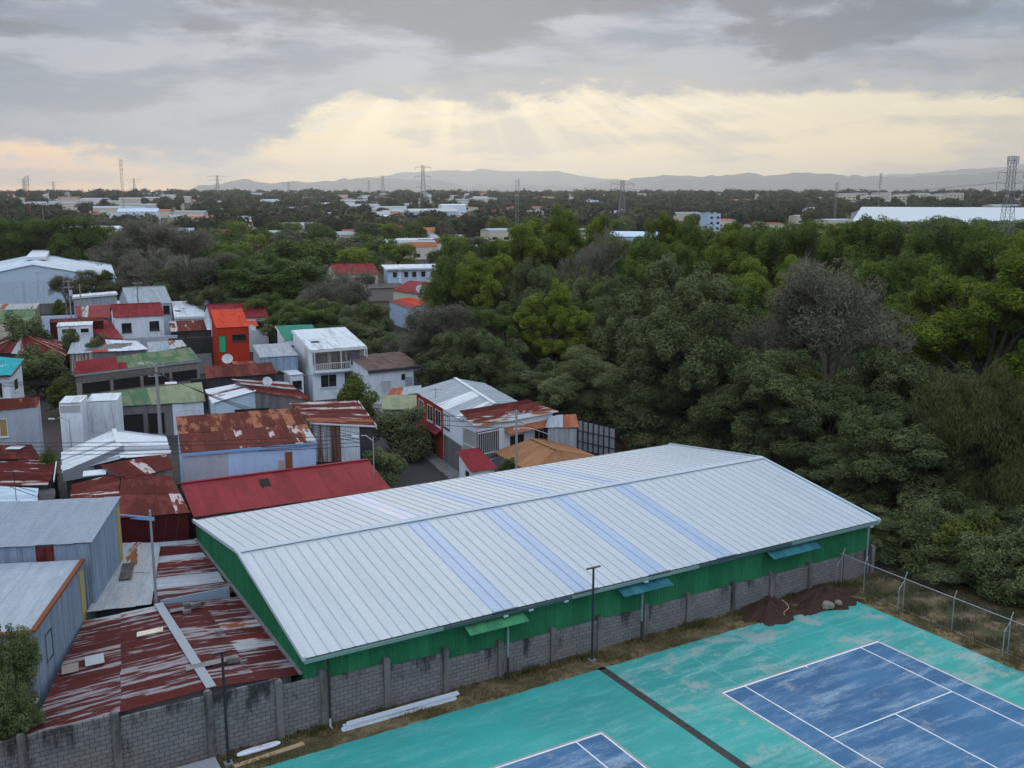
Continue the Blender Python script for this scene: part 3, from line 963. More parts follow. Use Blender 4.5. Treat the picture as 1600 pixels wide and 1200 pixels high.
    # downpipes
    for (u, k, zt) in ((-17.3, 'iron', 3.38), (-8.05, 'gutter_pale', 2.9), (0.25, 'gutter_pale', 2.95), (17.9, 'gutter_pale', 3.38)):
        t = MB().tube([S(u, 6.72, zt), S(u, 6.68, zt - 0.3), S(u, 6.68, 1.1)], 0.06, 8)
        dp = t.build('downpipe', M[k], e)
        MB().tube([S(u, 6.68, 1.1), S(u, 6.68, 0.45)], 0.055, 8).build('lower_pipe', M['iron'], dp)
        MB().tube([S(u, 6.68, 0.45), S(u, 6.68, 0.06), S(u, 6.5, 0.05)], 0.05, 8).build('pipe_foot', M['trim_white'] if u < -10 else M['iron'], dp)
    for u in (-8.35, -6.9, -4.8, 0.3, 17.92):                # small floodlights under the eave
        MB().box(S(u, 6.55, 3.28), UX * 0.24, VX * 0.1, (0, 0, 0.09)).build('floodlight', M['trim_white'], e)


build_warehouse()

# ------------------------------------------------------------------ things beside the courts
def lamp_pole(u, v, h, label):
    e = empty('lamp_pole', S(u, v, 0), label, 'lamp', 'dark floodlight poles of the tennis courts')
    MB().box(S(u - .18, v - .18, 0), UX * .36, VX * .36, (0, 0, .12)).build('base', M['pavement'], e)
    MB().tube([S(u, v, .12), S(u, v, h)], [.065, .055], 8).build('post', M['iron'], e)
    MB().bar(S(u - .42, v, h + .03), S(u + .42, v, h + .03), .09, .07).build('crossarm', M['iron'], e)


lamp_pole(-3.45, 6.0, 5.05, 'dark T-shaped lamp pole in front of the warehouse awnings')
lamp_pole(-22.05, 6.0, 5.05, 'dark T-shaped lamp pole before the rusty roof, near lower left corner')


def soil_heap(cu, cv, ru, rv, h, seed, label):
    rng = np.random.default_rng(seed)
    n, mrows = 56, 16
    ph = rng.uniform(0, 6.28, 8)
    V = [tuple(S(cu, cv, h * 1.0))]
    for j in range(1, mrows + 1):
        t = j / mrows
        for k in range(n):
            a = 2 * math.pi * k / n
            rr_ = 1 + .2 * math.sin(2 * a + ph[0]) + .13 * math.sin(5 * a + ph[1]) + .08 * math.sin(9 * a + ph[2]) + .04 * math.sin(17 * a + ph[4])
            z = h * (1 - t) ** 1.15 * (1 + .2 * math.sin(3 * a + ph[3] + 5 * t) + .12 * math.sin(7 * a + ph[5] - 8 * t)) + rng.uniform(-.05, .065) * (1 if j < mrows else 0)
            V.append(tuple(S(cu + ru * t * rr_ * math.cos(a), cv + rv * t * rr_ * math.sin(a), max(z, 0.0) if j < mrows else -0.05)))
    F = [(0, 1 + k, 1 + (k + 1) % n) for k in range(n)]
    for j in range(mrows - 1):
        for k in range(n):
            b = 1 + j * n
            F.append((b + k, b + n + k, b + n + (k + 1) % n, b + (k + 1) % n))
    e = meshob('soil_heap', V, F, M['soil'], None, None, True, S(cu, cv, 0))
    tag(e, label, 'soil', 'heaps of dug soil at the foot of the wall')


soil_heap(8.9, 5.75, 2.5, 1.4, .85, 5, 'smaller dark heap of dug soil against the block wall')
soil_heap(13.0, 5.6, 3.1, 1.6, .75, 9, 'larger dark heap of dug soil beside the wire fence corner')


def rock(p, s, seed, label):
    rng = random.Random(seed)
    bm = bmesh.new()
    bmesh.ops.create_icosphere(bm, subdivisions=2, radius=1)
    for v in bm.verts:
        v.co = Vector((v.co.x * s[0], v.co.y * s[1], v.co.z * s[2])) * rng.uniform(.75, 1.15)
    me = bpy.data.meshes.new('rock'); bm.to_mesh(me); bm.free()
    me.materials.append(M['rock'])
    o = link(bpy.data.objects.new('rock', me)); o.location = p
    tag(o, label, 'rock', 'lumps of broken concrete on the soil')


rock(S(11.9, 4.35, .30), (.38, .25, .26), 1, 'larger pale lump of broken concrete on the soil heap')
rock(S(12.75, 4.3, .28), (.24, .2, .18), 2, 'smaller pale lump beside the larger one on the soil heap')

# steel channels lying on the grass
for i, (dv, z) in enumerate(((0.0, 0.03), (0.22, 0.04), (0.10, 0.19))):
    u0, u1, v0 = -17.0 + i * 0.15, -11.3 + 0.1 * i, 5.95 + dv
    b = MB()
    b.box(S(u0, v0, z), UX * (u1 - u0), VX * 0.18, (0, 0, .012))
    b.box(S(u0, v0, z + .012), UX * (u1 - u0), VX * .012, (0, 0, .12))
    b.box(S(u0, v0 + .168, z + .012), UX * (u1 - u0), VX * .012, (0, 0, .12))
    tag(b.build('steel_channel', M['purlin'], origin=S(u0, v0, z)), ['new steel channel nearest the court on the grass strip', 'new steel channel nearest the block wall on the grass strip', 'new steel channel lying on top of the other two'][i], 'steel beam', 'new steel channels on the grass strip')
b = MB().box(S(-21.9, 5.55, .02), UX * 3.1 + VX * .25, VX * .26 - UX * .02, (0, 0, .05))
tag(b.build('plank', M['plank'], origin=S(-21.9, 5.55, 0)), 'pale raw timber plank lying beside the teal court', 'plank')


def build_sack():
    e = empty('sack', S(-20.6, 6.3, 0), 'long white bundle with faint lettering at foot of the block wall', 'sack')
    V, F = [], []
    n, k = 18, 10
    rng = random.Random(5)
    for i in range(n + 1):
        t = i / n
        w = .17 * (1 - abs(2 * t - 1) ** 6 * .5)
        h = .11 * (1 - abs(2 * t - 1) ** 8 * .7)
        for j in range(k):
            a = 2 * math.pi * j / k
            V.append(S(-21.6 + 1.9 * t, 6.35 + .06 * t + w * math.cos(a) * (1 + rng.uniform(-.06, .06)), .12 + h * math.sin(a) * (1 + rng.uniform(-.1, .1))))
    for i in range(n):
        for j in range(k):
            F.append((i * k + j, i * k + (j + 1) % k, (i + 1) * k + (j + 1) % k, (i + 1) * k + j))
    F.append(tuple(range(k))); F.append(tuple(n * k + j for j in reversed(range(k))))
    meshob('bundle', V, F, M['sack'], e, None, True)
    pr_ = MB()
    for i in range(13):                                       # faint printed strokes, not legible in the photograph
        u = -21.0 + i * .085
        hh = rng.uniform(.05, .09)
        pr_.box(S(u, 6.25, .222), UX * .02, VX * hh, (0, 0, .006))
        if i % 3:
            pr_.box(S(u, 6.25 + rng.choice((0, hh * .5, hh)), .222), UX * .05, VX * .016, (0, 0, .006))
    for i in range(3):
        pr_.box(S(-20.75 + i * .1, 6.37, .222), UX * .05, VX * .05, (0, 0, .005))
    pr_.build('print', M['ink'], e)


build_sack()
b = MB().box(S(-25.4, 5.4, .25), UX * 2.9, VX * 1.0, (0, 0, .06))
for uu in (-25.2, -22.8):
    b.box(S(uu, 5.6, 0), UX * .08, VX * .08, (0, 0, .25)); b.box(S(uu, 6.2, 0), UX * .08, VX * .08, (0, 0, .25))
tag(b.build('bench_top', M['mould'], origin=S(-25.4, 5.4, 0)), 'grey flat panel at bottom edge beside the dark pole', 'panel')
t = MB()
t.tube([S(9.0 + .25 * math.sin(i * .5), 5.1 - .06 * i + .1 * math.sin(i), .98 - .075 * i) for i in range(10)], .025, 5)
tag(t.build('rope', M['plank'], origin=S(9, 5.1, 0)), 'pale rope trailing down the smaller soil heap', 'rope')


# chain link fence along the edge of the wood
def build_fence():
    e = empty('wire_fence', S(15.6, 0, 0), 'galvanised chain link fence with cranked post tops beside the wood', 'fence')
    U0, H = 15.6, 1.95
    vs = [6.6, 4.9, 2.1, -1.1, -4.4, -7.7, -11.0, -14.3]
    for i, v in enumerate(vs):
        p = MB().tube([S(U0, v, 0), S(U0, v, H), S(U0 + .26, v + .05, H + .36)], .028, 7)
        p.build('post', M['zinc'], e)
        if i % 2 == 0:
            MB().tube([S(U0 - .42, v + .02, 0), S(U0 - .40, v + .02, H - .55), S(U0, v, H - .1)], .03, 7).build('brace', M['zinc'], e)
    MB().tube([S(U0, 6.9, H), S(U0, -16, H)], .026, 6).build('top_rail', M['zinc'], e)
    MB().tube([S(U0, 6.9, .08), S(U0, -16, .08)], .012, 5).build('bottom_wire', M['zinc'], e)
    w = MB()
    c = .14
    vv = -16.0
    t = .0022
    while vv < 6.9:
        for sgn in (-1, 1):
            a, q = S(U0, vv, .08), S(U0, vv + sgn * 1.85, H)
            w.add([a - VX * t, a + VX * t, q + VX * t, q - VX * t], [(0, 1, 2, 3)])
        vv += c
    o = w.build('chain_link', M['zinc'], e)
    o['kind'] = 'stuff'
    for k in range(3):
        MB().tube([S(U0 + .1 + .07 * k, 6.9, H + .14 + .09 * k), S(U0 + .1 + .07 * k, -16, H + .14 + .09 * k)], .008, 4).build('barbed_wire', M['iron'], e)


build_fence()

# ------------------------------------------------------------------ houses
def rect(x, y, yaw, w, d, heights):
    """Corners near-left, near-right, far-right, far-left of a rectangle with its own heights."""
    a = R(yaw)
    u, v = Vector((math.cos(a), math.sin(a), 0)), Vector((-math.sin(a), math.cos(a), 0))
    o = Vector((x, y, 0))
    return [o + Vector((0, 0, heights[0])), o + u * w + Vector((0, 0, heights[1])), o + u * w + v * d + Vector((0, 0, heights[2])), o + v * d + Vector((0, 0, heights[3]))]


def inset_quad(q, k):
    c = sum((Vector(p) for p in q), Vector()) / len(q)
    out = []
    for i, p in enumerate(q):
        p = Vector(p)
        a, b = Vector(q[i - 1]) - p, Vector(q[(i + 1) % len(q)]) - p
        a.z *= 1; out.append(p + a.normalized() * k + b.normalized() * k)
    return out


HSEED = [0]


class House:
    def __init__(self, name, label, cat, quad, roof, wall, inset=0.3, z0=0.0, group=None, roofname='roof_sheet', sw=0.85, rows=1, pitch=0.2, amp=0.035, jag=0.05,
                 mats=None, walls=True, drop=0.06, base=None, seg=2, ribs='v'):
        HSEED[0] += 1
        self.q = [Vector(p) for p in quad]
        c = sum(self.q, Vector()) / 4
        self.e = empty(name, (c.x, c.y, z0), label, cat, group)
        qq = self.q if ribs == 'v' else [self.q[3], self.q[0], self.q[1], self.q[2]]
        if roof is not None:
            sheets(self.e, qq, roof, sw, pitch, amp, roofname, rows, jag, HSEED[0], mats, seg)
        self.c = inset_quad(self.q, inset)
        self.z0 = z0
        if walls:
            MB().prism([(p.x, p.y) for p in self.c], z0, [p.z - drop for p in self.c]).build('wall', wall, self.e)

    def side(self, k):
        i = {'n': (0, 1), 'r': (1, 2), 'f': (2, 3), 'l': (3, 0)}[k]
        a, b = self.c[i[0]].copy(), self.c[i[1]].copy()
        za, zb = a.z, b.z
        a.z = b.z = 0
        d = b - a
        L = d.length
        d.normalize()
        return a, d, Vector((d.y, -d.x, 0)), L, za, zb

    def window(self, k, s0, s1, z0, z1, frame='frame_white', pane='glass', bars=1, name='window', sill=True, t=0.06):
        a, d, n, L, za, zb = self.side(k)
        p0, w, h = a + d * (L * s0), L * (s1 - s0), z1 - z0
        o = p0 + Vector((0, 0, z0))
        f = MB()
        up = Vector((0, 0, 1))
        f.box(o, d * w, n * .06, up * t); f.box(o + up * (h - t), d * w, n * .06, up * t)
        f.box(o + up * t, d * t, n * .06, up * (h - 2 * t)); f.box(o + d * (w - t) + up * t, d * t, n * .06, up * (h - 2 * t))
        for i in range(bars):
            f.box(o + d * (w * (i + 1) / (bars + 1) - t / 3) + up * t, d * t * .66, n * .05, up * (h - 2 * t))
        if sill:
            f.box(o - d * .06 - up * .08, d * (w + .12), n * .12, up * .08)
        fo = f.build(name, M[frame], self.e)
        MB().box(o + d * t * .5 + up * t * .5, d * (w - t), n * .02, up * (h - t)).build('pane' if name == 'window' else 'leaf', M[pane], fo)
        return fo

    def panel(self, k, s0, s1, z0, z1, m, name, t=0.03):
        a, d, n, L, za, zb = self.side(k)
        return MB().box(a + d * (L * s0) + Vector((0, 0, z0)), d * (L * (s1 - s0)), n * t, (0, 0, z1 - z0)).build(name, M[m], self.e)

    def cladding(self, k, z0, m, sw=0.9, drop=0.08, mats=None, pitch=0.2, s0=0.0, s1=1.0, ztop=None, out=0.015, name='wall_sheet'):
        """Upright corrugated sheets on one side."""
        a, d, n, L, za, zb = self.side(k)
        pa, pb = a + d * (L * s0) + n * out, a + d * (L * s1) + n * out
        zA = za + (zb - za) * s0 - drop
        zB = za + (zb - za) * s1 - drop
        if ztop is not None: zA = zB = ztop
        q = [Vector((pa.x, pa.y, z0)), Vector((pb.x, pb.y, z0)), Vector((pb.x, pb.y, zB)), Vector((pa.x, pa.y, zA))]
        rng = random.Random(HSEED[0] * 7 + len(k))
        Lc = (pb - pa).length
        cnt = max(1, int(round(Lc / sw)))
        for i in range(cnt):
            t0, t1 = i / cnt, (i + 1) / cnt
            A, B = q[0].lerp(q[1], t0), q[0].lerp(q[1], t1)
            D, C = q[3].lerp(q[2], t0), q[3].lerp(q[2], t1)
            w = (B - A).length
            kk = max(2, int(round(w / pitch)) * 2)
            v, uv = [], []
            for j in range(2):
                for x in range(kk + 1):
                    p = (A if j == 0 else D).lerp(B if j == 0 else C, x / kk) + n * ((.03 if x % 2 else 0) + (.012 if i % 2 else 0))
                    v.append(p); uv.append((x / kk * w, j * 2.5))
            f = [(x, x + 1, kk + 2 + x, kk + 1 + x) for x in range(kk)]
            mm = mats(i / cnt, 0, rng) if mats else None
            meshob(name, v, f, mm or m, self.e, uv)

    def fascia(self, k, m, h=0.16, drop=0.02, t=0.04):
        i = {'n': (0, 1), 'r': (1, 2), 'f': (2, 3), 'l': (3, 0)}[k]
        a, b = self.q[i[0]], self.q[i[1]]
        d = (b - a)
        n = Vector((d.y, -d.x, 0)).normalized()
        MB().box(a - Vector((0, 0, h + drop)) + n * .06, d, n * t, (0, 0, h)).build('fascia', M[m], self.e)


def pick(*opts):
    """Choose a sheet's paint at random: pairs of material key and weight."""
    def f(t, r, rng):
        x = rng.uniform(0, sum(w for _, w in opts))
        for k, w in opts:
            x -= w
            if x <= 0: return M[k]
    return f


def zones(*z):
    """Paint by position along the eave: pairs of upper limit and material key."""
    def f(t, r, rng):
        for lim, k in z:
            if t < lim: return M[k]
    return f


def gable_u(name, label, x, y, yaw, w, d, ze, zr, roof, wall, rf=0.5, cat='house', sw=0.85, **kw):
    """House with its ridge parallel to the near eave; walls rise into the gable ends."""
    A = rect(x, y, yaw, w, d, (ze, ze, ze, ze))
    r0, r1 = A[0].lerp(A[3], rf), A[1].lerp(A[2], rf)
    r0.z = r1.z = zr
    h = House(name, label, cat, A, None, wall, walls=False, **{k: v for k, v in kw.items() if k in ('inset', 'z0', 'group')})
    hs = HSEED[0]
    pitch, amp = kw.get('pitch', .22), kw.get('amp', .035)
    sheets(h.e, [A[0], A[1], r1, r0], roof, sw, pitch, amp, 'roof_sheet', 1, .04, hs, kw.get('mats'))
    sheets(h.e, [A[2], A[3], r0, r1], kw.get('far') or roof, sw, pitch, amp, 'roof_sheet', 1, .04, hs + 90, kw.get('mats'))
    c = h.c
    g0, g1 = c[0].lerp(c[3], rf), c[1].lerp(c[2], rf)
    MB().prism([(p.x, p.y) for p in (c[0], c[1], g1, c[2], c[3], g0)], h.z0, [ze - .05, ze - .05, zr - .08, ze - .05, ze - .05, zr - .08]).build('wall', wall, h.e)
    cap = MB()
    cap.bar(r0 + Vector((0, 0, .05)), r1 + Vector((0, 0, .05)), .3, .05)
    cap.build('ridge_cap', kw.get('cap') or roof, h.e)
    return h


def gable_v(name, label, quad, rn, rf, roof, wall, cat='house', sw=0.85, **kw):
    """House whose ridge runs away from the viewer from point rn to point rf."""
    h = House(name, label, cat, quad, None, wall, walls=False, **{k: v for k, v in kw.items() if k in ('inset', 'z0', 'group')})
    hs = HSEED[0]
    A = h.q
    rn, rf = Vector(rn), Vector(rf)
    pitch, amp, rows = kw.get('pitch', .22), kw.get('amp', .035), kw.get('rows', 1)
    sheets(h.e, [A[3], A[0], rn, rf], roof, sw, pitch, amp, 'roof_sheet', rows, .05, hs, kw.get('mats'))
    sheets(h.e, [A[1], A[2], rf, rn], kw.get('right') or roof, sw, pitch, amp, 'roof_sheet', rows, .05, hs + 90, kw.get('mats_r', kw.get('mats')))
    if kw.get('walls', True):
        c = h.c
        k = kw.get('inset', .3)
        dv = (rf - rn).normalized() * k
        g0, g1 = rn + dv, rf - dv
        MB().prism([(p.x, p.y) for p in (c[0], g0, c[1], c[2], g1, c[3])], h.z0, [c[0].z - .06, g0.z - .1, c[1].z - .06, c[2].z - .06, g1.z - .1, c[3].z - .06]).build('wall', wall, h.e)
    if kw.get('cap'):
        MB().bar(rn + Vector((0, 0, .05)), rf + Vector((0, 0, .05)), kw.get('capw', .35), .05).build('ridge_cap', M[kw['cap']], h.e)
    return h


def dish(p, r, az, label, tilt=35):
    e = empty('satellite_dish', p, label, 'satellite dish')
    V, F = [], []
    n, k = 5, 18
    Rm = Matrix.Rotation(R(az), 3, 'Z') @ Matrix.Rotation(R(90 - tilt), 3, 'X')
    c = Vector(p) + Vector((0, 0, r * 1.3))
    for sgn, off in ((1, 0), (1, -.03)):
        V.append(c + Rm @ Vector((0, 0, off)))
        for i in range(1, n + 1):
            for j in range(k):
                a = 2 * math.pi * j / k
                rr_ = r * i / n
                V.append(c + Rm @ Vector((rr_ * math.cos(a), rr_ * math.sin(a), .25 * r * (i / n) ** 2 + off)))
    half = 1 + n * k
    for s in (0, half):
        for j in range(k):
            F.append((s, s + 1 + j, s + 1 + (j + 1) % k))
        for i in range(n - 1):
            for j in range(k):
                b_ = s + 1 + i * k
                F.append((b_ + j, b_ + k + j, b_ + k + (j + 1) % k, b_ + (j + 1) % k))
    meshob('reflector', V, F, M['dish'], e, None, True)
    MB().tube([Vector(p), c], .03, 6).build('mast', M['zinc'], e)
    MB().tube([c + Rm @ Vector((0, -r * .9, .2 * r)), c + Rm @ Vector((0, 0, r * .9))], .018, 5).build('feed_arm', M['zinc'], e)


def Qp(*pts):
    return [P(*p) for p in pts]


# --- sheds at the lower left
def build_left_sheds():
    perp = lambda a, b: Vector((-(b - a).y, (b - a).x, 0)).normalized()
    a, b = S(-28.6, 11.4, 5.35), S(-25.65, 18.7, 5.6)
    w = perp(a, b) * 7.0
    h = House('corrugated_shed', 'lower blue-grey corrugated shed with rust-edged roof at the left edge', 'shed', [a + w, a, b, b + w], M['galv_blue'], M['galv_blue'], inset=.06, sw=.8, pitch=.11, amp=.02,
              mats=pick(('galv_pale', 1)))
    h.cladding('r', 0.0, M['galv_blue'], .85, pitch=.12)
    h.cladding('n', 0.0, M['galv_blue'], .85, pitch=.12)
    MB().bar(a + Vector((0, 0, .03)), b + Vector((0, 0, .03)), .22, .1).build('verge_flashing', M['rust_orange'], h.e)
    MB().bar(a + Vector((0, 0, .0)), a + w + Vector((0, 0, .0)), .3, .06).build('eave_flashing', M['rust_orange'], h.e)
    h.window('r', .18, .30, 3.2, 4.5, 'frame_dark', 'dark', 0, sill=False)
    h.panel('r', .90, .99, 2.6, 5.2, 'yellow_wall', 'post', .08)
    a, b = S(-25.15, 18.95, 6.35), S(-22.75, 25.0, 6.75)
    w = perp(a, b) * 7.2
    h = House('corrugated_shed', 'taller blue-grey corrugated shed with plain grey roof at the left edge', 'shed', [a + w, a, b, b + w], M['galv_blue'], M['galv_blue'], inset=.12, sw=.85, pitch=.11, amp=.018,
              mats=pick(('galv_slate', 1)))
    h.cladding('r', 2.0, M['galv_blue'], .9, pitch=.12)
    h.cladding('n', 2.0, M['galv_blue'], .9, pitch=.12, mats=zones((.55, 'galv_blue'), (.72, 'rust_solid'), (1.1, 'galv_blue')))
    h.panel('r', .86, .97, 2.5, 6.3, 'yellow_wall', 'post', .08)
    h.panel('r', .80, .83, 3.0, 6.2, 'rust_solid', 'post', .05) if False else None
    # grey lean-to roof between the sheds
    q = [S(-25.75, 18.2, 3.05), S(-22.75, 17.6, 3.0), S(-20.5, 26.4, 3.15), S(-22.5, 27.4, 3.2)]
    h = House('lean_to', 'grey corrugated lean-to roof with a dirty clear panel beside the taller shed', 'shed', q, M['galv'], M['dark_wall'], inset=.5, sw=.75, pitch=.12, amp=.03, rows=2, jag=.12,
              mats=pick(('galv', 8), ('galv_rust', 2)))
    k0, k1 = S(-23.4, 21.6, 3.17), S(-22.75, 24.0, 3.2)
    v, f, uv = sheet_geo(S(-23.7, 21.4, 3.16), S(-23.05, 21.3, 3.16), S(-22.45, 23.7, 3.2), S(-23.1, 23.8, 3.2), .12, .03, .03, None)
    meshob('clear_panel', v, f, M['dark_roof'], h.e, uv)
    # big worn roof behind the block wall
    q = [S(-29.4, 7.3, 2.72), S(-18.42, 7.3, 2.58), S(-18.42, 17.2, 2.64), S(-25.9, 17.9, 2.72)]
    h = gable_v('shack', 'big maroon corrugated roof worn to zinc streaks behind the block wall', q, S(-22.3, 7.25, 2.98), S(-22.45, 17.3, 3.0), M['rust_streak'], M['grey_wall'], sw=.82, pitch=.16, amp=.032,
                rows=2, mats=pick(('rust_streak', 12), ('galv_rust', 1), ('rust', 1)), inset=.3)
    MB().bar(S(-22.3, 7.2, 3.06), S(-22.45, 17.4, 3.08), .42, .04).build('ridge_cap', M['galv'], h.e)
    rng = random.Random(12)
    for i, (u, v, l, w_, k) in enumerate([(-26.6, 12.2, .8, 1.0, 'galv'), (-27.6, 12.0, .7, .9, 'taupe_wall'), (-22.9, 9.2, 2.2, .45, 'pavement'), (-24.1, 14.0, 1.2, .5, 'cream_wall'), (-22.2, 15.9, .7, .35, 'grey_wall')]):
        base = 2.98 - abs(u + 22.3) * .04 + .1
        MB().box(S(u, v, base), UX * l, VX * w_ + UX * .1, (0, 0, .03)).build('patch_sheet', M[k], h.e)
    for i, (u, v, s) in enumerate([(-21.1, 9.1, .5), (-20.8, 12.4, .36), (-21.6, 15.6, .4), (-21.1, 16.1, .5), (-20.6, 16.4, .3), (-21.4, 16.5, .35), (-20.6, 8.8, .3)]):
        b_ = MB().box(S(u, v, 2.97), UX * s, VX * s * .5, (0, 0, s * .45))
        tag(b_.build('rubble_block', M['pilaster'], origin=S(u, v, 2.97)), 'small dark rubble block weighing down the worn maroon roof', 'block', 'rubble blocks on the worn maroon roof')
    # roofs between that and the maroon house
    q = [S(-22.6, 17.9, 2.95), S(-18.42, 17.7, 2.72), S(-18.42, 27.0, 2.82), S(-21.0, 27.2, 3.0)]
    h = House('shack', 'narrow rusty roof with grey patched sheets beside the green gable wall', 'house', q, M['rust_streak'], M['grey_wall'], inset=.25, sw=.85, pitch=.16, amp=.03, jag=.14, ribs='h',
              mats=pick(('rust_solid', 4), ('galv', 4), ('rust_streak', 3), ('rust', 2)))
    MB().box(S(-22.3, 17.55, 2.3), UX * 3.5, VX * .06, (0, 0, .85)).build('upstand', M['galv_blue'], h.e)
    # corner of a low roof at the lower left
    q = [S(-33.5, 7.6, 2.3), S(-29.7, 7.4, 2.35), S(-28.6, 11.0, 2.5), S(-33, 11.2, 2.5)]
    House('lean_to', 'low corrugated lean-to roof at the lower left corner behind the wall', 'shed', q, M['galv_rust'], M['dark_wall'], inset=.2, sw=.8, pitch=.15, amp=.035, ribs='v', mats=pick(('galv_rust', 2), ('rust_streak', 1)))


build_left_sheds()


# --- the row behind the warehouse
def build_near_row():
    # maroon house
    q = [P(183, 810, 4.6), P(297, 801, 4.6), P(268, 745, 4.9), P(190, 738, 4.9)]
    h = House('house', 'maroon walled house with dark red rusted roof beside the warehouse corner', 'house', q, M['rust_solid'], M['maroon_wall'], inset=.12, sw=.9, pitch=.16, amp=.03, rows=2, mats=pick(('rust_solid', 6), ('rust', 2)))
    a, d, n, L, za, zb = h.side('n')
    MB().bar(P(183, 806, 4.62), P(241, 811, 4.5), .06, .22).build('fascia', M['blue_fascia'], h.e)
    for s in (.45, .62, .8):
        p = a + d * (L * s)
        MB().tube([p + n * .03 + Vector((0, 0, 2.9)), p + n * .03 + d * .25 + Vector((0, 0, 4.4))], .012, 4).build('vine_stem', M['bark'], h.e)
    q = [P(110, 790, 4.2), P(187, 792, 4.5), P(188, 738, 4.9), P(113, 757, 4.6)]
    House('house', 'dark red rusted roof with thin pale seams left of the maroon house', 'house', q, M['rust_solid'], M['dark_wall'], inset=.15, sw=.9, pitch=.16, amp=.03, ribs='h', mats=pick(('rust_solid', 5), ('rust', 3)))
    q = [P(198, 748, 4.9), P(272, 731, 5.0), P(261, 709, 5.4), P(155, 727, 5.3)]
    h = House('shack', 'narrow maroon roof sloping below the white-roofed house', 'house', q, M['rust'], M['grey_wall'], inset=.12, sw=.9, pitch=.16, amp=.03, mats=pick(('rust_solid', 3), ('rust', 3)))
    MB().box(P(129, 745, 4.9), Vector((1.35, .55, .0)), Vector((-.3, .9, .1)), (0, 0, .05)).build('patch_sheet', M['white_sheet'], h.e)
    # red roof
    h = gable_u('house', 'long bright red painted roof directly behind the white warehouse roof', -20.35, 60.6, 27.6, 13.4, 7.6, 3.35, 4.3, M['red_paint'], M['grey_wall'], rf=.62, sw=1.0, pitch=.2, amp=.007, inset=.15)
    v, f, uv = sheet_geo(P(413, 772, 3.62), P(429, 770, 3.62), P(419, 748, 4.16), P(404, 750, 4.16), .2, .03, .05, None)
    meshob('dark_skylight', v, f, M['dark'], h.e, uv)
    # pale blue walled block
    q = rect(-23.4, 67.9, 20.5, 9.55, 9.0, (5.6, 5.6, 6.35, 6.35))
    h = House('house', 'tall pale blue wall under a rust-blotched maroon roof', 'house', q, M['rust_orange'], M['blue_wall'], inset=.08, sw=.82, pitch=.17, amp=.03, rows=2,
              mats=lambda t, r, g: M['rust_orange'] if r == 1 else (M['galv_rust'] if t > .85 else g.choice([M['rust'], M['rust'], M['rust_solid']])))
    h.panel('n', 0, .33, 2.0, 5.3, 'blue_grey_wall', 'primer_patch', .02)
    h.panel('n', .705, .755, 3.1, 4.45, 'rust_wall', 'rust_patch', .025)
    h.panel('n', .76, .815, 3.75, 5.0, 'rust_wall', 'rust_patch', .03)
    h.fascia('n', 'blue_fascia', .2, 0.0)
    q = Qp((484, 660, 5.55), (587, 665, 5.2), (558, 626, 6.0), (452, 629, 6.1))
    h = House('house', 'rusty curved-edge roof over a wall of mixed white and rusted sheets', 'house', q, M['rust_orange'], M['dark_wall'], inset=.2, sw=.8, pitch=.17, amp=.03, rows=1, jag=.12, ribs='h',
              mats=pick(('rust', 4), ('rust_orange', 3), ('galv_rust', 1)))
    h.cladding('n', 2.2, M['white_sheet'], .75, mats=zones((.24, 'rust_wall'), (.55, 'rust_brown'), (1.1, 'white_sheet')), s1=.78)
    h.panel('l', .0, 1.0, 5.0, 5.4, 'yellow_wall', 'verge_board', .05)
    h.fascia('r', 'frame_white', .3, 0.0)
    h.fascia('n', 'frame_white', .12, 0.0)
    # gable with pale blue end and patched roofs behind
    q = Qp((333, 630, 4.0), (456, 623, 4.0), (440, 603, 4.3), (320, 609, 4.1))
    h = gable_v('house', 'low house with pale blue gable end and half white, half rusty roof', q, P(400, 611, 4.75), P(388, 596, 4.85), M['white_sheet'], M['pale_blue_sheet'], sw=.8, inset=.25,
                mats=pick(('white_sheet', 5), ('pale_blue_sheet', 2), ('rust', 1)), right=M['rust'], mats_r=pick(('rust', 4), ('rust_orange', 2), ('galv_rust', 1)))
    h.window('n', .25, .95, 1.6, 3.2, 'frame_dark', 'dark', 4)
    q = Qp((398, 612, 4.7), (490, 627, 4.3), (450, 597, 5.3), (362, 592, 5.2))
    House('shack', 'rusty patched roof carrying a satellite dish below the white house', 'house', q, M['rust'], M['grey_wall'], inset=.3, sw=.8, pitch=.18, amp=.03, jag=.15, ribs='h', mats=pick(('rust', 4), ('rust_solid', 3), ('galv_rust', 2)))
    dish(P(418, 606, 5.0), .48, 25, 'grey satellite dish on the rusty roof below the white house')
    q = rect(-32.9, 104.9, 21.1, 7.5, 4.4, (4.2, 4.2, 4.8, 4.8))
    h = House('house', 'plain dark maroon roof with one pale strip below the orange-red tower', 'house', q, M['rust_solid'], M['dark_wall'], inset=.2, sw=.95, mats=zones((.38, 'rust_solid'), (.5, 'galv'), (1.1, 'rust_solid')))
    dish(P(356, 572, 4.9), .6, 10, 'large grey satellite dish in front of the orange-red tower')
    q = rect(-31.0, 111.2, 24, 6.2, 6.5, (3.6, 3.4, 3.8, 4.0))
    House('shack', 'collapsing tiled red roof at the foot of the orange-red tower', 'house', q, M['red_worn'], M['grey_wall'], inset=.2, sw=.6, jag=.2, mats=pick(('red_worn', 3), ('terracotta', 2), ('rust', 1)))
    h = House('fence_wall', 'low black parapet wall between green roof and maroon roof', 'wall', rect(-35.6, 107.8, 20, 4.6, .4, (3.6, 3.6, 3.6, 3.6)), None, M['dark_wall'], inset=.02)


build_near_row()


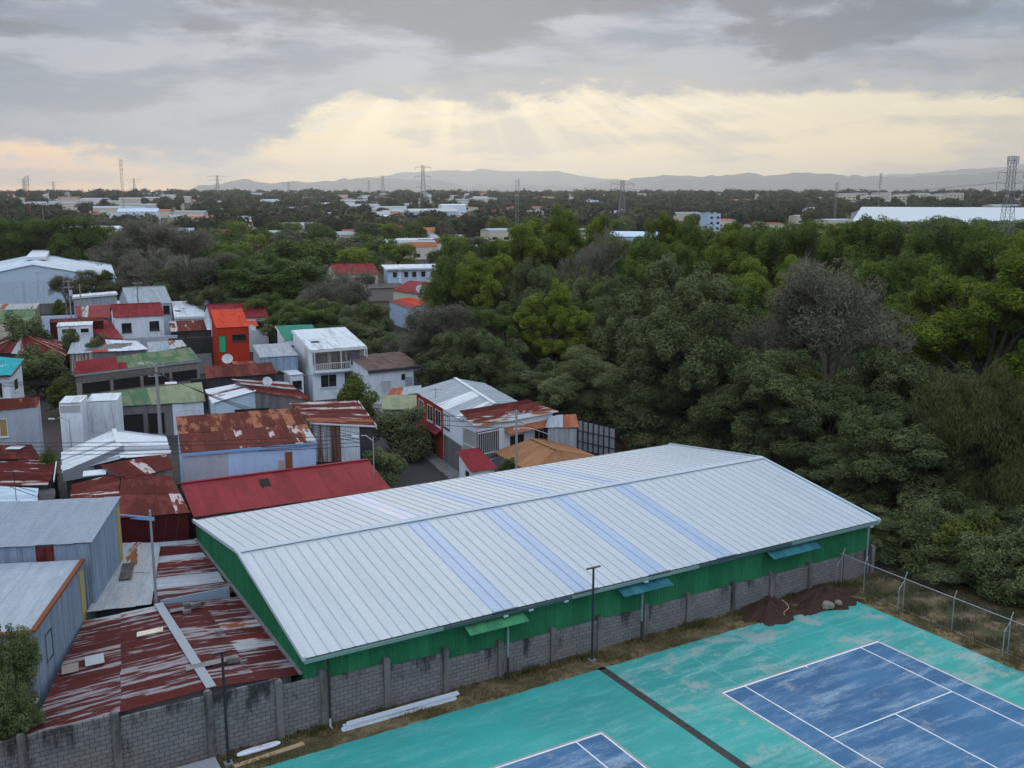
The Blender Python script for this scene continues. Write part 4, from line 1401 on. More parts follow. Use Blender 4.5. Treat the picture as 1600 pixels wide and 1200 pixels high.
# --- the white three storey house and its neighbours
def build_white_house():
    q = rect(-23.2, 113.0, 27.5, 6.75, 8.0, (6.0, 6.0, 7.35, 7.35))
    h = House('house', 'tall white house with sloping white roof and a balcony', 'house', q, M['white_sheet'], M['white_wall'], inset=.12, sw=1.0, pitch=.25, amp=.025, rows=2, jag=.02)
    h.fascia('n', 'frame_white', .28)
    h.fascia('l', 'frame_white', .22)
    a, d, n, L, za, zb = h.side('n')
    up = Vector((0, 0, 1))
    # balcony: flat panel coloured darker for a recess in shade; door, curtain, railing
    h.panel('n', .03, .97, 3.55, 5.65, 'taupe_wall', 'balcony_shade_panel', .02)
    h.window('n', .02, .28, 4.2, 5.45, 'frame_dark', 'glass', 0, sill=False)
    h.window('n', .36, .60, 3.55, 5.5, 'frame_dark', 'wood_yellow', 1, name='door', sill=False)
    h.window('n', .66, .88, 4.6, 5.5, 'frame_dark', 'glass', 0, sill=False)
    MB().box(a + d * (L * .02) + up * 3.35, d * (L * .96), n * .85, up * .16).build('balcony_floor', M['white_wall'], h.e)
    r = MB()
    for i in range(27):
        r.bar(a + d * (L * (.03 + .94 * i / 26)) + n * .8 + up * 3.5, a + d * (L * (.03 + .94 * i / 26)) + n * .8 + up * 4.4, .03)
    r.bar(a + d * (L * .02) + n * .8 + up * 4.42, a + d * (L * .98) + n * .8 + up * 4.42, .06)
    r.build('railing', M['frame_white'], h.e)
    for s in (.015, .5, .985):
        MB().bar(a + d * (L * s) + n * .8 + up * 3.4, a + d * (L * s) + n * .8 + up * 6.0, .09).build('post', M['frame_white'], h.e)
    b = MB().box(a + d * (L * .68) + n * .78 + up * 4.0, d * 1.0, n * .06, up * 1.25)
    tag(b.build('hanging_cloth', plain('purple_cloth', (0.10, 0.08, 0.16), .9), origin=a + d * (L * .68) + up * 4.0), 'dark patterned cloth hung over the balcony of the tall white house', 'cloth')
    h.window('n', .14, .44, 1.45, 3.0, 'frame_white', 'glass', 1)
    h.window('n', .58, .86, 1.5, 3.1, 'frame_white', 'glass', 1)
    h.panel('l', .62, .80, 3.6, 6.3, 'cream_wall', 'paint_patch', .012)
    v, f, uv = sheet_geo(P(487, 537, 6.62), P(501, 536, 6.62), P(497, 533, 6.82), P(484, 534, 6.82), .25, .02, .06, None)
    meshob('skylight', v, f, M['dark_roof'], h.e, uv)
    # lower white block on its left, teal roof, grey shed
    h = House('house', 'small white annexe with dark windows left of the tall white house', 'house', rect(-25.2, 110.6, 27, 1.6, 4, (3.5, 3.5, 3.5, 3.5)), M['white_sheet'], M['white_wall'], inset=.05, sw=.8)
    h.window('n', .15, .85, 1.9, 2.8, 'frame_dark', 'glass', 0)
    q = Qp((445, 532, 6.0), (500, 529, 6.0), (488, 507, 7.0), (431, 509, 7.0))
    h = House('house', 'white house with bottle-green roof behind the tall white house', 'house', q, M['teal_green'], M['white_wall'], inset=.12, sw=.9)
    h.fascia('l', 'frame_white', .2)
    h.window('n', .1, .6, 4.2, 5.4, 'frame_white', 'glass', 0)
    q = rect(-29.0, 112.6, 22, 4.4, 6.4, (5.2, 5.2, 5.8, 5.8))
    h = House('shed', 'grey corrugated shed between the orange-red tower and tall white house', 'shed', q, M['galv'], M['grey_wall'], inset=.08, sw=.9)
    h.cladding('l', 0, M['galv'], .9); h.cladding('n', 0, M['galv_blue'], .9)
    # brown roofed house
    q = rect(-16.3, 110.2, 31, 6.9, 6.2, (4.1, 4.1, 4.9, 4.9))
    h = House('house', 'white house with flat brown roof at the edge of the wood', 'house', q, M['brown_roof'], M['white_wall'], inset=.2, sw=1.0, pitch=.3, amp=.02)
    h.fascia('n', 'frame_dark', .3)
    h.window('n', .22, .42, 1.6, 2.7, 'grey_wall' if False else 'frame_white', 'dish', 1, sill=False)
    h.window('n', .62, .69, 2.6, 3.3, 'frame_dark', 'dark', 0, sill=False)
    h.panel('n', .69, .83, 1.7, 2.9, 'blue_grey_wall', 'shutter', .04)
    h.panel('n', .86, .99, .1, 3.6, 'grey_wall', 'gate', .05)
    q = Qp((596, 640, 3.0), (655, 640, 3.0), (652, 617, 3.4), (597, 618, 3.4))
    House('shed', 'low olive-green flat roof behind the round dark street tree', 'shed', q, M['green_beige'], M['grey_wall'], inset=.15, sw=1.0)
    q = Qp((603, 622, 3.2), (660, 613, 3.2), (658, 602, 3.5), (612, 607, 3.5))
    House('shed', 'low grey roof with one rusty corner before the brown-roofed house', 'shed', q, M['galv'], M['grey_wall'], inset=.15, sw=.9, mats=zones((.3, 'terracotta'), (1.1, 'galv')))


build_white_house()


# --- orange-red tower and the houses around it
def build_upper_row():
    q = rect(-39.9, 132.6, 21.5, 4.4, 8.0, (6.0, 6.0, 7.6, 7.6))
    h = House('house', 'narrow orange-red tower house with green door', 'house', q, M['red_orange'], M['tower_wall'], inset=.1, sw=1.1, pitch=.3, amp=.02, jag=.02)
    h.window('n', .04, .26, 2.6, 4.9, 'frame_dark', 'green_door', 0, name='door', sill=False)
    h.window('n', .46, .90, 4.1, 5.0, 'frame_dark', 'glass', 2)
    q2 = [h.q[1], h.q[1] + Vector((1.2, .45, 0)), h.q[1].lerp(h.q[2], .3) + Vector((1.0, .4, 0)), h.q[1].lerp(h.q[2], .3)]
    sheets(h.e, q2, M['red_orange'], 1.0, .3, .02, 'canopy_sheet')
    dish(P(394, 520, 5.2), .5, 60, 'brown satellite dish at the right corner of the orange-red tower')
    h = gable_u('house', 'white house with faded red roof behind the orange-red tower', -45.2, 147.7, 22.5, 8.6, 10.4, 5.3, 7.0, M['red_worn'], M['white_wall'], sw=1.0, inset=.15)
    h.window('n', .78, .93, 3.6, 4.6, 'frame_dark', 'glass', 0)
    h = gable_u('house', 'white house with worn red roof and two dark windows', -59.2, 146.4, 24.5, 7.2, 9.4, 5.7, 7.2, M['red_worn'], M['white_wall'], sw=.75, pitch=.36, amp=.06, inset=.15)
    h.window('n', .13, .33, 3.4, 4.8, 'frame_dark', 'glass', 1)
    h.window('n', .70, .90, 3.5, 4.9, 'frame_dark', 'glass', 1)
    House('fence_wall', 'blue-grey parapet wall in front of the white house with red roof', 'wall', rect(-56.2, 142.2, 24, 7.4, .35, (3.3, 3.3, 3.3, 3.3)), None, M['blue_grey_wall'], inset=.02)
    h = gable_u('house', 'pale grey house with broad light grey roof at the upper village edge', -62.6, 161.2, 28, 6.9, 13, 6.0, 8.3, M['galv'], M['blue_grey_wall'], sw=1.1, inset=.15, cap=M['galv'])
    h.window('n', .80, .95, 4.2, 5.6, 'frame_dark', 'glass', 0)
    q = rect(-54.9, 160.2, 21, 6.0, 8, (4.1, 4.1, 5.9, 5.9))
    h = House('house', 'low house with white roof and a dark skylight beside the woods', 'house', q, M['white_sheet'], M['white_wall'], inset=.15, sw=1.0)
    h.fascia('n', 'frame_white', .3)
    v, f, uv = sheet_geo(P(275, 489, 4.5), P(284, 489, 4.5), P(281, 485, 4.9), P(273, 485, 4.9), .3, .02, .06, None)
    meshob('skylight', v, f, M['dark'], h.e, uv)
    h = House('shed', 'grey open shed with thin white roof at the top of the village', 'shed', rect(-76.3, 171.6, 24, 7.4, 7, (6.2, 6.6, 6.4, 6.0)), M['white_sheet'], M['galv_blue'], inset=.2, sw=1.0)
    h.fascia('n', 'frame_white', .25)
    h.cladding('n', 0, M['galv'], 1.0)
    q = Qp((120, 495, 4.2), (171, 497, 4.2), (181, 476, 5.4), (117, 478, 5.4))
    House('house', 'bright red roof with three pale strips below the open grey shed', 'house', q, M['red_paint'], M['grey_wall'], inset=.2, sw=1.0, mats=zones((.06, 'red_paint'), (.26, 'galv_rust'), (1.1, 'red_paint')))
    q = Qp((158, 527, 3.4), (194, 530, 3.4), (171, 500, 4.6), (134, 505, 4.6))
    House('house', 'bright red roof stepping down beside the white house with red roof', 'house', q, M['red_paint'], M['grey_wall'], inset=.2, sw=1.0)
    h = House('house', 'white flat-roofed dormer with two dark windows among red roofs', 'house', rect(-64.6, 139.5, 20, 4.7, 3, (5.3, 5.3, 5.5, 5.5)), M['white_sheet'], M['white_wall'], inset=.1, sw=1.0)
    h.window('n', .12, .55, 4.2, 4.9, 'frame_white', 'dark', 0); h.window('n', .66, .92, 4.2, 4.9, 'frame_white', 'dark', 0)
    House('house', 'flat maroon roof band behind the white dormer', 'house', rect(-67.5, 143.5, 20, 7.4, 2.5, (5.3, 5.3, 5.6, 5.6)), M['rust_solid'], M['maroon_wall'], inset=.1, sw=1.2)
    h = House('house', 'house with dull green roof behind the round dark tree', 'house', rect(-78.3, 145.5, 16, 6.4, 6, (5.0, 5.0, 6.3, 6.3)), M['green_roof'], M['cream_wall'], inset=.15, sw=1.0)
    House('fence_wall', 'pale blue painted yard wall below the far light poles', 'wall', rect(-75.5, 158, 18, 5, .35, (4.6, 4.6, 4.6, 4.6)), None, M['pastel_blue'], inset=.02)
    h = House('house', 'cream house with red roof cut by the left edge', 'house', rect(-82.5, 137, 14, 7, 6, (5.6, 5.6, 6.8, 6.8)), M['red_paint'], M['cream_wall'], inset=.15, sw=1.0)
    h.window('n', .62, .9, 4.2, 5.2, 'frame_white', 'glass', 0)
    House('shed', 'weathered grey wooden shed at the left edge beside the dry field', 'shed', rect(-88, 164, 10, 8, 4, (4.6, 4.4, 5.4, 5.4)), M['galv_rust'], M['taupe_wall'], inset=.15, sw=1.0)
    House('shed', 'low whitewashed stand with stepped roof at the edge of the dry field', 'shed', rect(-72.2, 176, 22, 6.5, 5, (3.0, 3.2, 4.6, 4.6)), M['white_sheet'], M['taupe_wall'], inset=.15, sw=1.2)
    House('shed', 'low rounded red roof left of the orange-red tower', 'shed', rect(-50.8, 146.5, 22, 6.2, 5, (3.6, 3.6, 4.6, 4.6)), M['terracotta'], M['dark_wall'], inset=.2, sw=1.0, mats=zones((.7, 'rust'), (1.1, 'cream_roof' if 'cream_roof' in M else 'white_sheet')))
    House('fence_wall', 'black wall between blue-grey parapet and orange-red tower', 'wall', rect(-48.6, 138.8, 20, 8.4, .4, (3.7, 3.7, 3.7, 3.7)), None, M['dark_wall'], inset=.02)
    House('fence_wall', 'grey rendered yard wall left of the orange-red tower', 'wall', rect(-46.0, 129.5, 20, 6.0, .4, (2.7, 2.7, 2.7, 2.7)), None, M['grey_wall'], inset=.02)
    # three-coloured roof, hip roof
    q = Qp((105, 553, 3.7), (232, 546, 3.7), (214, 533, 4.5), (115, 528, 4.7))
    h = House('house', 'low roof of grey, red and white sheets side by side', 'house', q, M['white_sheet'], M['grey_wall'], inset=.2, sw=1.0, jag=.1, mats=zones((.24, 'galv'), (.46, 'red_orange'), (1.1, 'white_sheet')))
    h.cladding('n', 0.5, M['rust_wall'], 1.0, s1=.3)
    q = Qp((232, 552, 3.4), (292, 541, 3.6), (284, 531, 4.0), (230, 535, 4.0))
    House('shack', 'small blue-grey and striped rusty roof behind the green roof', 'house', q, M['galv_blue'], M['grey_wall'], inset=.2, sw=.9, mats=zones((.15, 'taupe_sheet' if 'taupe_sheet' in M else 'galv'), (.5, 'galv_blue'), (1.1, 'galv_rust')))
    A = [P(-25, 550, 3.2), P(104, 557, 3.2), P(104, 535, 3.4), P(-5, 531, 3.4)]
    ap = P(36, 521, 5.2)
    h = House('house', 'maroon pyramid roof with pale ridges left of the three-coloured roof', 'house', A, None, M['dark_wall'], inset=.4)
    for i, j in ((0, 1), (1, 2), (3, 0), (2, 3)):
        a, b_ = A[i], A[j]
        top = ap
        sheets(h.e, [a, b_, top.lerp(b_, .03), top.lerp(a, .03)], M['rust_solid'], 1.1, .25, .03, 'roof_sheet', 1, .06, 60 + i, pick(('rust_solid', 6), ('rust', 1), ('galv_rust', .6)))
        MB().bar(a + Vector((0, 0, .06)), ap + Vector((0, 0, .06)), .2, .04).build('hip_cap', M['galv_rust'], h.e)
    # long green and red roof with its verandah
    q = Qp((116, 585, 5.0), (313, 562, 5.0), (297, 543, 6.0), (119, 565, 6.0))
    h = House('house', 'long house with half red, half faded green roof and open verandah', 'house', q, M['green_roof'], M['taupe_wall'], inset=.12, sw=.95, rows=2, jag=.02,
              mats=lambda t, r, g: M['red_worn'] if t < (.40 if r == 0 else .32) else M['green_roof'])
    h.fascia('n', 'mould', .22)
    a, d, n, L, za, zb = h.side('n')
    up = Vector((0, 0, 1))
    for i in range(4):
        s0, s1 = .04 + i * .24, .04 + i * .24 + .215
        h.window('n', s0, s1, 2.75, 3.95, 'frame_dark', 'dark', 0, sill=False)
    h.cladding('n', 4.1, M['galv_warm'], 1.0, ztop=4.75, pitch=.25)
    q = Qp((150, 637, 3.3), (321, 627, 3.3), (315, 597, 4.4), (135, 617, 4.4))
    h = House('house', 'low house with green and beige roof and dark garage openings', 'house', q, M['green_roof'], M['grey_wall'], inset=.2, sw=.95, jag=.03, mats=zones((.50, 'green_roof'), (1.1, 'green_beige')))
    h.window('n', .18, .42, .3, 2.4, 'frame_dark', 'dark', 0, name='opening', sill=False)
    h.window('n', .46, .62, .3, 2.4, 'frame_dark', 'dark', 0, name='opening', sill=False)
    h.panel('n', .70, 1.0, 0, 3.2, 'white_wall', 'painted_front', .03)
    h.window('n', .74, .96, .8, 2.5, 'frame_white', 'glass', 5)
    MB().box(P(258, 601, 4.35), Vector((1.1, .4, 0)), Vector((-.2, .5, .1)), (0, 0, .06)).build('patch_sheet', M['white_sheet'], h.e)


build_upper_row()


# --- houses at the left edge, middle height
def build_left_edge():
    q = [P(-60, 588, 5.8), P(17, 586, 5.8), P(37, 561, 6.6), P(-50, 553, 6.6)]
    h = House('house', 'white house with turquoise roof at the left edge', 'house', q, M['teal_roof'], M['white_wall'], inset=.3, sw=1.0, jag=.02)
    h.fascia('n', 'frame_dark', .18); h.fascia('r', 'frame_dark', .14)
    h.window('n', .74, .84, 3.4, 5.0, 'frame_white', 'glass', 0)
    h.window('r', .3, .6, 3.8, 5.0, 'frame_white', 'glass', 0)
    q = [P(-20, 642, 5.4), P(59, 636, 5.4), P(63, 620, 6.0), P(-20, 624, 6.0)]
    h = House('house', 'grey rendered upper room with rust-orange roof at the left edge', 'house', q, M['rust_orange'], M['blue_grey_wall'], inset=.06, sw=.8, z0=0.0, mats=pick(('rust_orange', 3), ('galv_rust', 1)))
    h.window('n', .05, .36, 3.0, 4.6, 'frame_white', 'wood_yellow', 1)
    h = House('house', 'plain white stair tower left of a ribbed white wall', 'house', rect(-37.6, 80.4, 12, 1.75, 2.6, (6.6, 6.6, 6.7, 6.7)), M['white_sheet'], M['white_wall'], inset=.02, sw=.9)
    h.panel('n', .04, .96, 5.75, 6.35, 'galv_rust', 'rusty_band', .015)
    h = House('house', 'ribbed white metal box wall above the white roofs', 'house', rect(-36.4, 82.9, 14, 2.5, 3, (6.2, 6.2, 6.3, 6.3)), M['white_sheet'], M['white_wall'], inset=.03, sw=.9)
    h.cladding('n', 3.4, M['white_sheet'], .6, pitch=.14)
    q = Qp((97, 739, 3.4), (267, 709, 3.6), (259, 681, 3.8), (97, 706, 3.6))
    h = gable_v('house', 'wide white corrugated roof with a broken ridge below the white tower', q, P(192, 716, 3.95), P(178, 671, 4.1), M['white_sheet'], M['dark_wall'], sw=.85, inset=.25, pitch=.17, cap='white_sheet', mats=pick(('white_sheet', 9), ('galv', 1)))
    a, b_ = P(98, 738, 3.7), P(190, 698, 4.5)
    w = MB()
    w.add([(a.x, a.y, 3.0), (b_.x, b_.y, 2.6), (b_.x + .1, b_.y + .2, 2.6), (a.x + .1, a.y + .2, 3.0), (a.x, a.y, 3.75), (b_.x, b_.y, 4.55), (b_.x + .1, b_.y + .2, 4.55), (a.x + .1, a.y + .2, 3.75)], BOXF)
    w.build('parapet', M['mould'], h.e)
    q = [P(-30, 760, 3.0), P(75, 758, 3.0), P(90, 720, 3.9), P(-30, 714, 3.9)]
    h = House('house', 'maroon roof with rows of pale worn marks at the left edge', 'house', q, M['rust'], M['dark_wall'], inset=.15, sw=.85, ribs='h', mats=pick(('rust', 5), ('rust_solid', 2)))
    MB().bar(P(88, 722, 4.0), P(84, 752, 3.3), .06, .16).build('verge_board', M['frame_white'], h.e)
    q = [P(-30, 718, 4.0), P(64, 716, 4.0), P(49, 694, 4.6), P(-30, 697, 4.6)]
    h = House('shack', 'dark rust roof with loose white sheets below the grey upper room', 'house', q, M['rust_solid'], M['dark_wall'], inset=.15, sw=.85)
    MB().box(P(8, 702, 4.5), Vector((1.1, 0, 0)), Vector((.2, .5, .1)), (0, 0, .04)).build('patch_sheet', M['white_sheet'], h.e)
    q = [P(-30, 812, 2.7), P(57, 797, 2.7), P(61, 763, 3.1), P(-30, 758, 3.1)]
    House('shack', 'bluish white corrugated roof at the left edge under the cables', 'house', q, M['pale_blue_sheet'], M['grey_wall'], inset=.15, sw=.8, ribs='h', mats=pick(('pale_blue_sheet', 3), ('white_sheet', 2)))
    q = [P(-40, 840, 2.9), P(12, 838, 2.9), P(32, 803, 3.3), P(-30, 806, 3.3)]
    House('shack', 'terracotta corrugated roof corner behind the taller grey shed', 'house', q, M['terracotta'], M['grey_wall'], inset=.1, sw=.8, pitch=.15)
    q = [P(58, 803, 2.4), P(84, 801, 2.4), P(86, 763, 2.6), P(62, 764, 2.6)]
    House('shed', 'dark slatted yard cover between the bluish roof and maroon roof', 'shed', q, M['dark_roof'], M['dark_wall'], inset=.1, sw=.3, pitch=.3, amp=.06, ribs='h', roofname='slat')


build_left_edge()


# --- right of the street
def build_street_right():
    q = [P(722, 657, 5.0), P(814, 630, 5.0), P(757, 599, 5.1), P(646, 610, 5.1)]
    h = gable_v('house', 'long two-storey house with patched grey roof along the street', q, P(773, 631, 5.7), P(711, 591, 5.9), M['galv'], M['white_wall'], sw=.85, inset=.25, pitch=.18, mats=pick(('galv', 4), ('white_sheet', 3), ('galv_rust', 1.2)),
                mats_r=pick(('galv', 5), ('galv_blue', 2)), cap='white_sheet')
    a, d, n, L, za, zb = h.side('l')
    up = Vector((0, 0, 1))
    h.panel('l', .61, .97, 2.7, 4.7, 'white_wall', 'painted_bay', .03)
    h.panel('l', .61, 1.0, 0, 2.6, 'grey_wall', 'block_bay', .03)
    h.panel('l', .0, .60, 0, 4.9, 'red_wall', 'red_bay', .02)
    for s in (.06, .26, .44):
        h.window('l', s, s + .12, 3.0, 4.5, 'frame_white', 'glass', 1)
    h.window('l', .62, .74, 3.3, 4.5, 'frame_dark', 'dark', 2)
    h.window('l', .30, .42, .1, 2.2, 'frame_dark', 'dark', 0, name='door', sill=False)
    o = a + d * (L * .05) + up * 2.55
    aw = [o + n * .75, o + d * (L * .55) + n * .75, o + d * (L * .55) + up * .35, o + up * .35]
    v, f, uv = sheet_geo(*aw, .2, .03, .02, None)
    meshob('awning', v, f, M['terracotta'] if False else M['red_worn'], h.e, uv)
    q = [P(744, 668, 4.9), P(872, 644, 4.9), P(826, 624, 5.8), P(716, 642, 5.7)]
    h = House('house', 'house with maroon rusted roof, window grille and terracotta awning', 'house', q, M['rust'], M['white_wall'], inset=.3, sw=.85, pitch=.18, ribs='h', jag=.12,
              mats=lambda t, r, g: M['galv_rust'] if t > .72 and g.random() < .7 else g.choice([M['rust'], M['rust_solid'], M['rust']]))
    a, d, n, L, za, zb = h.side('n')
    o = a + d * (L * .34) + up * 3.9
    v, f, uv = sheet_geo(o + n * .8, o + d * (L * .62) + n * .8, o + d * (L * .62) + up * .4, o + up * .4, .2, .05, .02, None)
    meshob('awning', v, f, M['terracotta'], h.e, uv)
    h.window('n', .42, .60, 2.3, 3.5, 'frame_dark', 'dark', 3)
    h.window('n', .74, .94, 2.5, 3.7, 'frame_white', 'glass', 2)
    gr = MB()
    for i in range(12):
        gr.bar(a + d * (L * .27 * i / 11) + n * .12 + up * 1.9, a + d * (L * .27 * i / 11) + n * .12 + up * 4.3, .035)
    for z in (1.9, 2.5, 4.3):
        gr.bar(a + n * .12 + up * z, a + d * (L * .27) + n * .12 + up * z, .07)
    gr.build('grille', M['frame_white'], h.e)
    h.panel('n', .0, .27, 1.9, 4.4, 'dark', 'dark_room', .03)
    a, d, n, L, za, zb = h.side('l')
    gr = MB()
    for i in range(16):
        gr.bar(a + d * (L * (.02 + .96 * i / 15)) + n * .12 + up * 2.2, a + d * (L * (.02 + .96 * i / 15)) + n * .12 + up * 4.4, .03)
    for z in (2.2, 3.0, 4.4):
        gr.bar(a + d * (L * .02) + n * .12 + up * z, a + d * (L * .98) + n * .12 + up * z, .07)
    gr.build('grille', M['frame_white'], h.e)
    h.panel('l', .02, .98, 2.2, 4.4, 'taupe_wall', 'inner_room', .02)
    h.panel('l', .0, 1.0, 0, 2.1, 'grey_wall', 'block_base', .03)
    # sheet-iron shed at its right
    q = Qp((852, 668, 4.2), (905, 668, 4.0), (900, 647, 4.6), (858, 650, 4.7))
    h = House('shed', 'grey sheet-iron shed with terracotta strip roof at the wood edge', 'shed', q, M['galv'], M['galv'], inset=.2, sw=.7, mats=zones((.45, 'galv'), (1.1, 'terracotta')))
    h.cladding('n', 0, M['galv'], .9, s1=.72); h.panel('n', .74, .9, 0, 3.9, 'rust_wall', 'rusty_post', .05)
    # orange roof
    q = [P(772, 706, 2.6), P(832, 740, 2.6), P(930, 712, 2.6), P(856, 684, 2.6)]
    A = q
    ap0, ap1 = P(824, 677, 3.8), P(882, 694, 3.8)
    h = House('house', 'low house with orange-brown hipped roof behind the warehouse', 'house', A, None, M['taupe_wall'], inset=.3)
    c1, c2 = (A[0] + A[3]) / 2, (A[1] + A[2]) / 2
    r0, r1 = c1.lerp(c2, .22), c1.lerp(c2, .78)
    r0.z = r1.z = 3.45
    for k, qq in enumerate(([A[0], A[1], r1, r0], [A[2], A[3], r0, r1], [A[1], A[2], r1 + Vector((.02, .02, 0)), r1], [A[3], A[0], r0, r0 + Vector((.02, .02, 0))])):
        sheets(h.e, qq, M['orange_roof'], 1.0, .25, .025, 'roof_sheet', 1, .03, 70 + k)
    MB().bar(r0 + up * .06, r1 + up * .06, .25, .06).build('ridge_cap', M['orange_roof'], h.e)
    # small gatehouse with red canopy
    q = Qp((697, 690, 3.0), (742, 728, 2.4), (777, 728, 2.4), (726, 694, 3.1))
    h = House('gatehouse', 'small white gateway with steep red canopy beside the pavement', 'gate', [P(735, 738, 2.3), P(778, 732, 2.3), P(748, 700, 3.1), P(712, 704, 3.1)], M['red_paint'], M['white_wall'], inset=.22, sw=.9, pitch=.2)
    h.window('l', .55, .8, .1, 2.0, 'frame_dark', 'dark', 0, name='door', sill=False)
    # block wall along the pavement
    a, b_ = Vector((-4.4, 84.2, 0)), Vector((-3.0, 80.9, 0))
    w = MB().box(a, b_ - a, Vector((.25, .1, 0)), (0, 0, 1.6))
    tag(w.build('yard_wall', M['grey_wall'], origin=a), 'short grey yard wall beside the red canopy gateway', 'wall')
    # tall fence of grey sheets on black posts
    e = empty('sheet_fence', P(930, 706, 0), 'tall grey sheet fence on black posts behind the warehouse', 'fence')
    p, q_ = P(903, 703, 0), P(960, 716, 0)
    n_ = 7
    for i in range(n_):
        a, b_ = p.lerp(q_, i / n_), p.lerp(q_, (i + 1) / n_)
        dd = (b_ - a)
        nn = Vector((dd.y, -dd.x, 0)).normalized()
        MB().box(a + dd * .02 + up * .1, dd * .96, nn * .03, up * (2.75 - .02 * i)).build('fence_sheet', M['mould'], e)
        MB().bar(a + nn * .06, a + nn * .06 + up * 3.0, .12).build('post', M['iron'], e)
    for z in (.9, 1.9):
        MB().bar(p + up * z - Vector((0, .1, 0)), q_ + up * z - Vector((0, .1, 0)), .06).build('rail', M['iron'], e)
    e = empty('wire_fence', P(1000, 712, 0), 'rusty post and wire fence between sheet fence and warehouse roof', 'fence')
    p, q_ = P(962, 718, 0), P(1075, 745, 0)
    for i in range(8):
        a = p.lerp(q_, i / 7)
        MB().tube([a, a + up * 2.4], .04, 6).build('post', M['rust_solid'], e)
    for z in (.6, 1.4, 2.3):
        MB().tube([p + up * z, q_ + up * z], .015, 4).build('wire', M['rust_solid'], e)


build_street_right()


# --- houses glimpsed between the trees
def build_far_houses():
    h = gable_u('house', 'cream townhouse with bright red roof beyond the trees', -41.0, 230, 20, 10.5, 13, 5.6, 7.6, M['red_worn'], M['cream_wall'], sw=1.3, pitch=.4, inset=.3)
    h.window('n', .42, .56, 3.4, 4.7, 'frame_dark', 'glass', 0); h.window('n', .72, .92, 2.9, 4.9, 'frame_dark', 'glass', 1)
    q = rect(-32.5, 224, 20, 8.5, 4, (2.9, 2.9, 3.6, 3.6))
    House('house', 'dark grey porch roof in front of the cream townhouse', 'house', q, M['dark_roof'], M['taupe_wall'], inset=.3, sw=1.2)
    q = rect(-30.2, 237, 16, 13.5, 7, (6.4, 6.4, 6.9, 6.9))
    h = House('house', 'pale blue two-storey terrace with flat white roof and five windows', 'house', q, M['white_sheet'], M['pastel_blue'], inset=.6, sw=1.3, pitch=.4)
    h.fascia('n', 'frame_white', .3)
    for s in (.10, .32, .48, .66, .86):
        h.window('n', s, s + .09, 4.2, 5.6, 'frame_white', 'glass', 0)
    for s in (.22, .58, .78):
        h.panel('n', s, s + .05, 0, 6.1, 'white_wall', 'pier', .12)
    q = Qp((612, 453, 4.4), (662, 461, 4.2), (687, 443, 5.6), (640, 438, 5.8))
    House('house', 'broad red roofs below the pale blue terrace', 'house', q, M['red_worn'], M['cream_wall'], inset=.3, sw=1.2, pitch=.3)
    q = Qp((606, 470, 4.2), (642, 483, 3.9), (670, 471, 4.6), (640, 465, 5.0))
    h = House('house', 'half orange, half red roof over a pale wall in the trees', 'house', q, M['red_paint'], M['pastel_blue'], inset=.25, sw=1.0, ribs='h', mats=zones((.45, 'red_orange'), (1.1, 'red_paint')))
    q = Qp((656, 460, 4.4), (690, 467, 4.2), (700, 455, 4.8), (680, 451, 5.0))
    House('house', 'pale green roof beside the red roofs in the trees', 'house', q, M['green_beige'], M['cream_wall'], inset=.3, sw=1.2)
    dish(P(657, 462, 5.0), .9, 20, 'white satellite dish between orange roof and pale green roof')
    # big pale blue warehouse on the left
    q = [P(-110, 478, 6.0), P(190, 441, 5.6), P(160, 408, 5.6), P(-120, 425, 6.0)]
    q = rect(-118, 207, 23, 33, 50, (5.6, 5.6, 5.6, 5.6))
    m0, m1 = (q[0] + q[1]) / 2, (q[2] + q[3]) / 2
    m0.z = m1.z = 9.0
    h = gable_v('warehouse', 'large pale blue metal warehouse with white roof at the far left', q, m0, m1, M['pale_blue_sheet'], M['pale_blue_sheet'], cat='warehouse', sw=2.2, pitch=.55, amp=.05, inset=.3,
                mats=pick(('white_sheet', 3), ('pale_blue_sheet', 2)))
    h.cladding('n', 0, M['pale_blue_sheet'], 2.2, pitch=.4, ztop=5.5)
    h.cladding('r', 0, M['pale_blue_sheet'], 2.5, pitch=.4)
    b = MB()
    k0, k1 = m0.lerp(m1, .35), m0.lerp(m1, 1.0)
    b.bar(k0 + Vector((0, 0, .35)), k1 + Vector((0, 0, .35)), 4.2, .7)
    b.build('ridge_vent', M['white_sheet'], h.e)
    flat('dry_field', [P(10, 480, 0), P(85, 478, 0), P(90, 458, 0), P(0, 458, 0)], .03, M['turf'], None, 'structure')
    House('fence_wall', 'grey block wall in front of the large pale blue warehouse', 'wall', rect(-106, 195, 21, 22, .4, (2.2, 2.2, 2.2, 2.2)), None, M['grey_wall'], inset=.02)


build_far_houses()

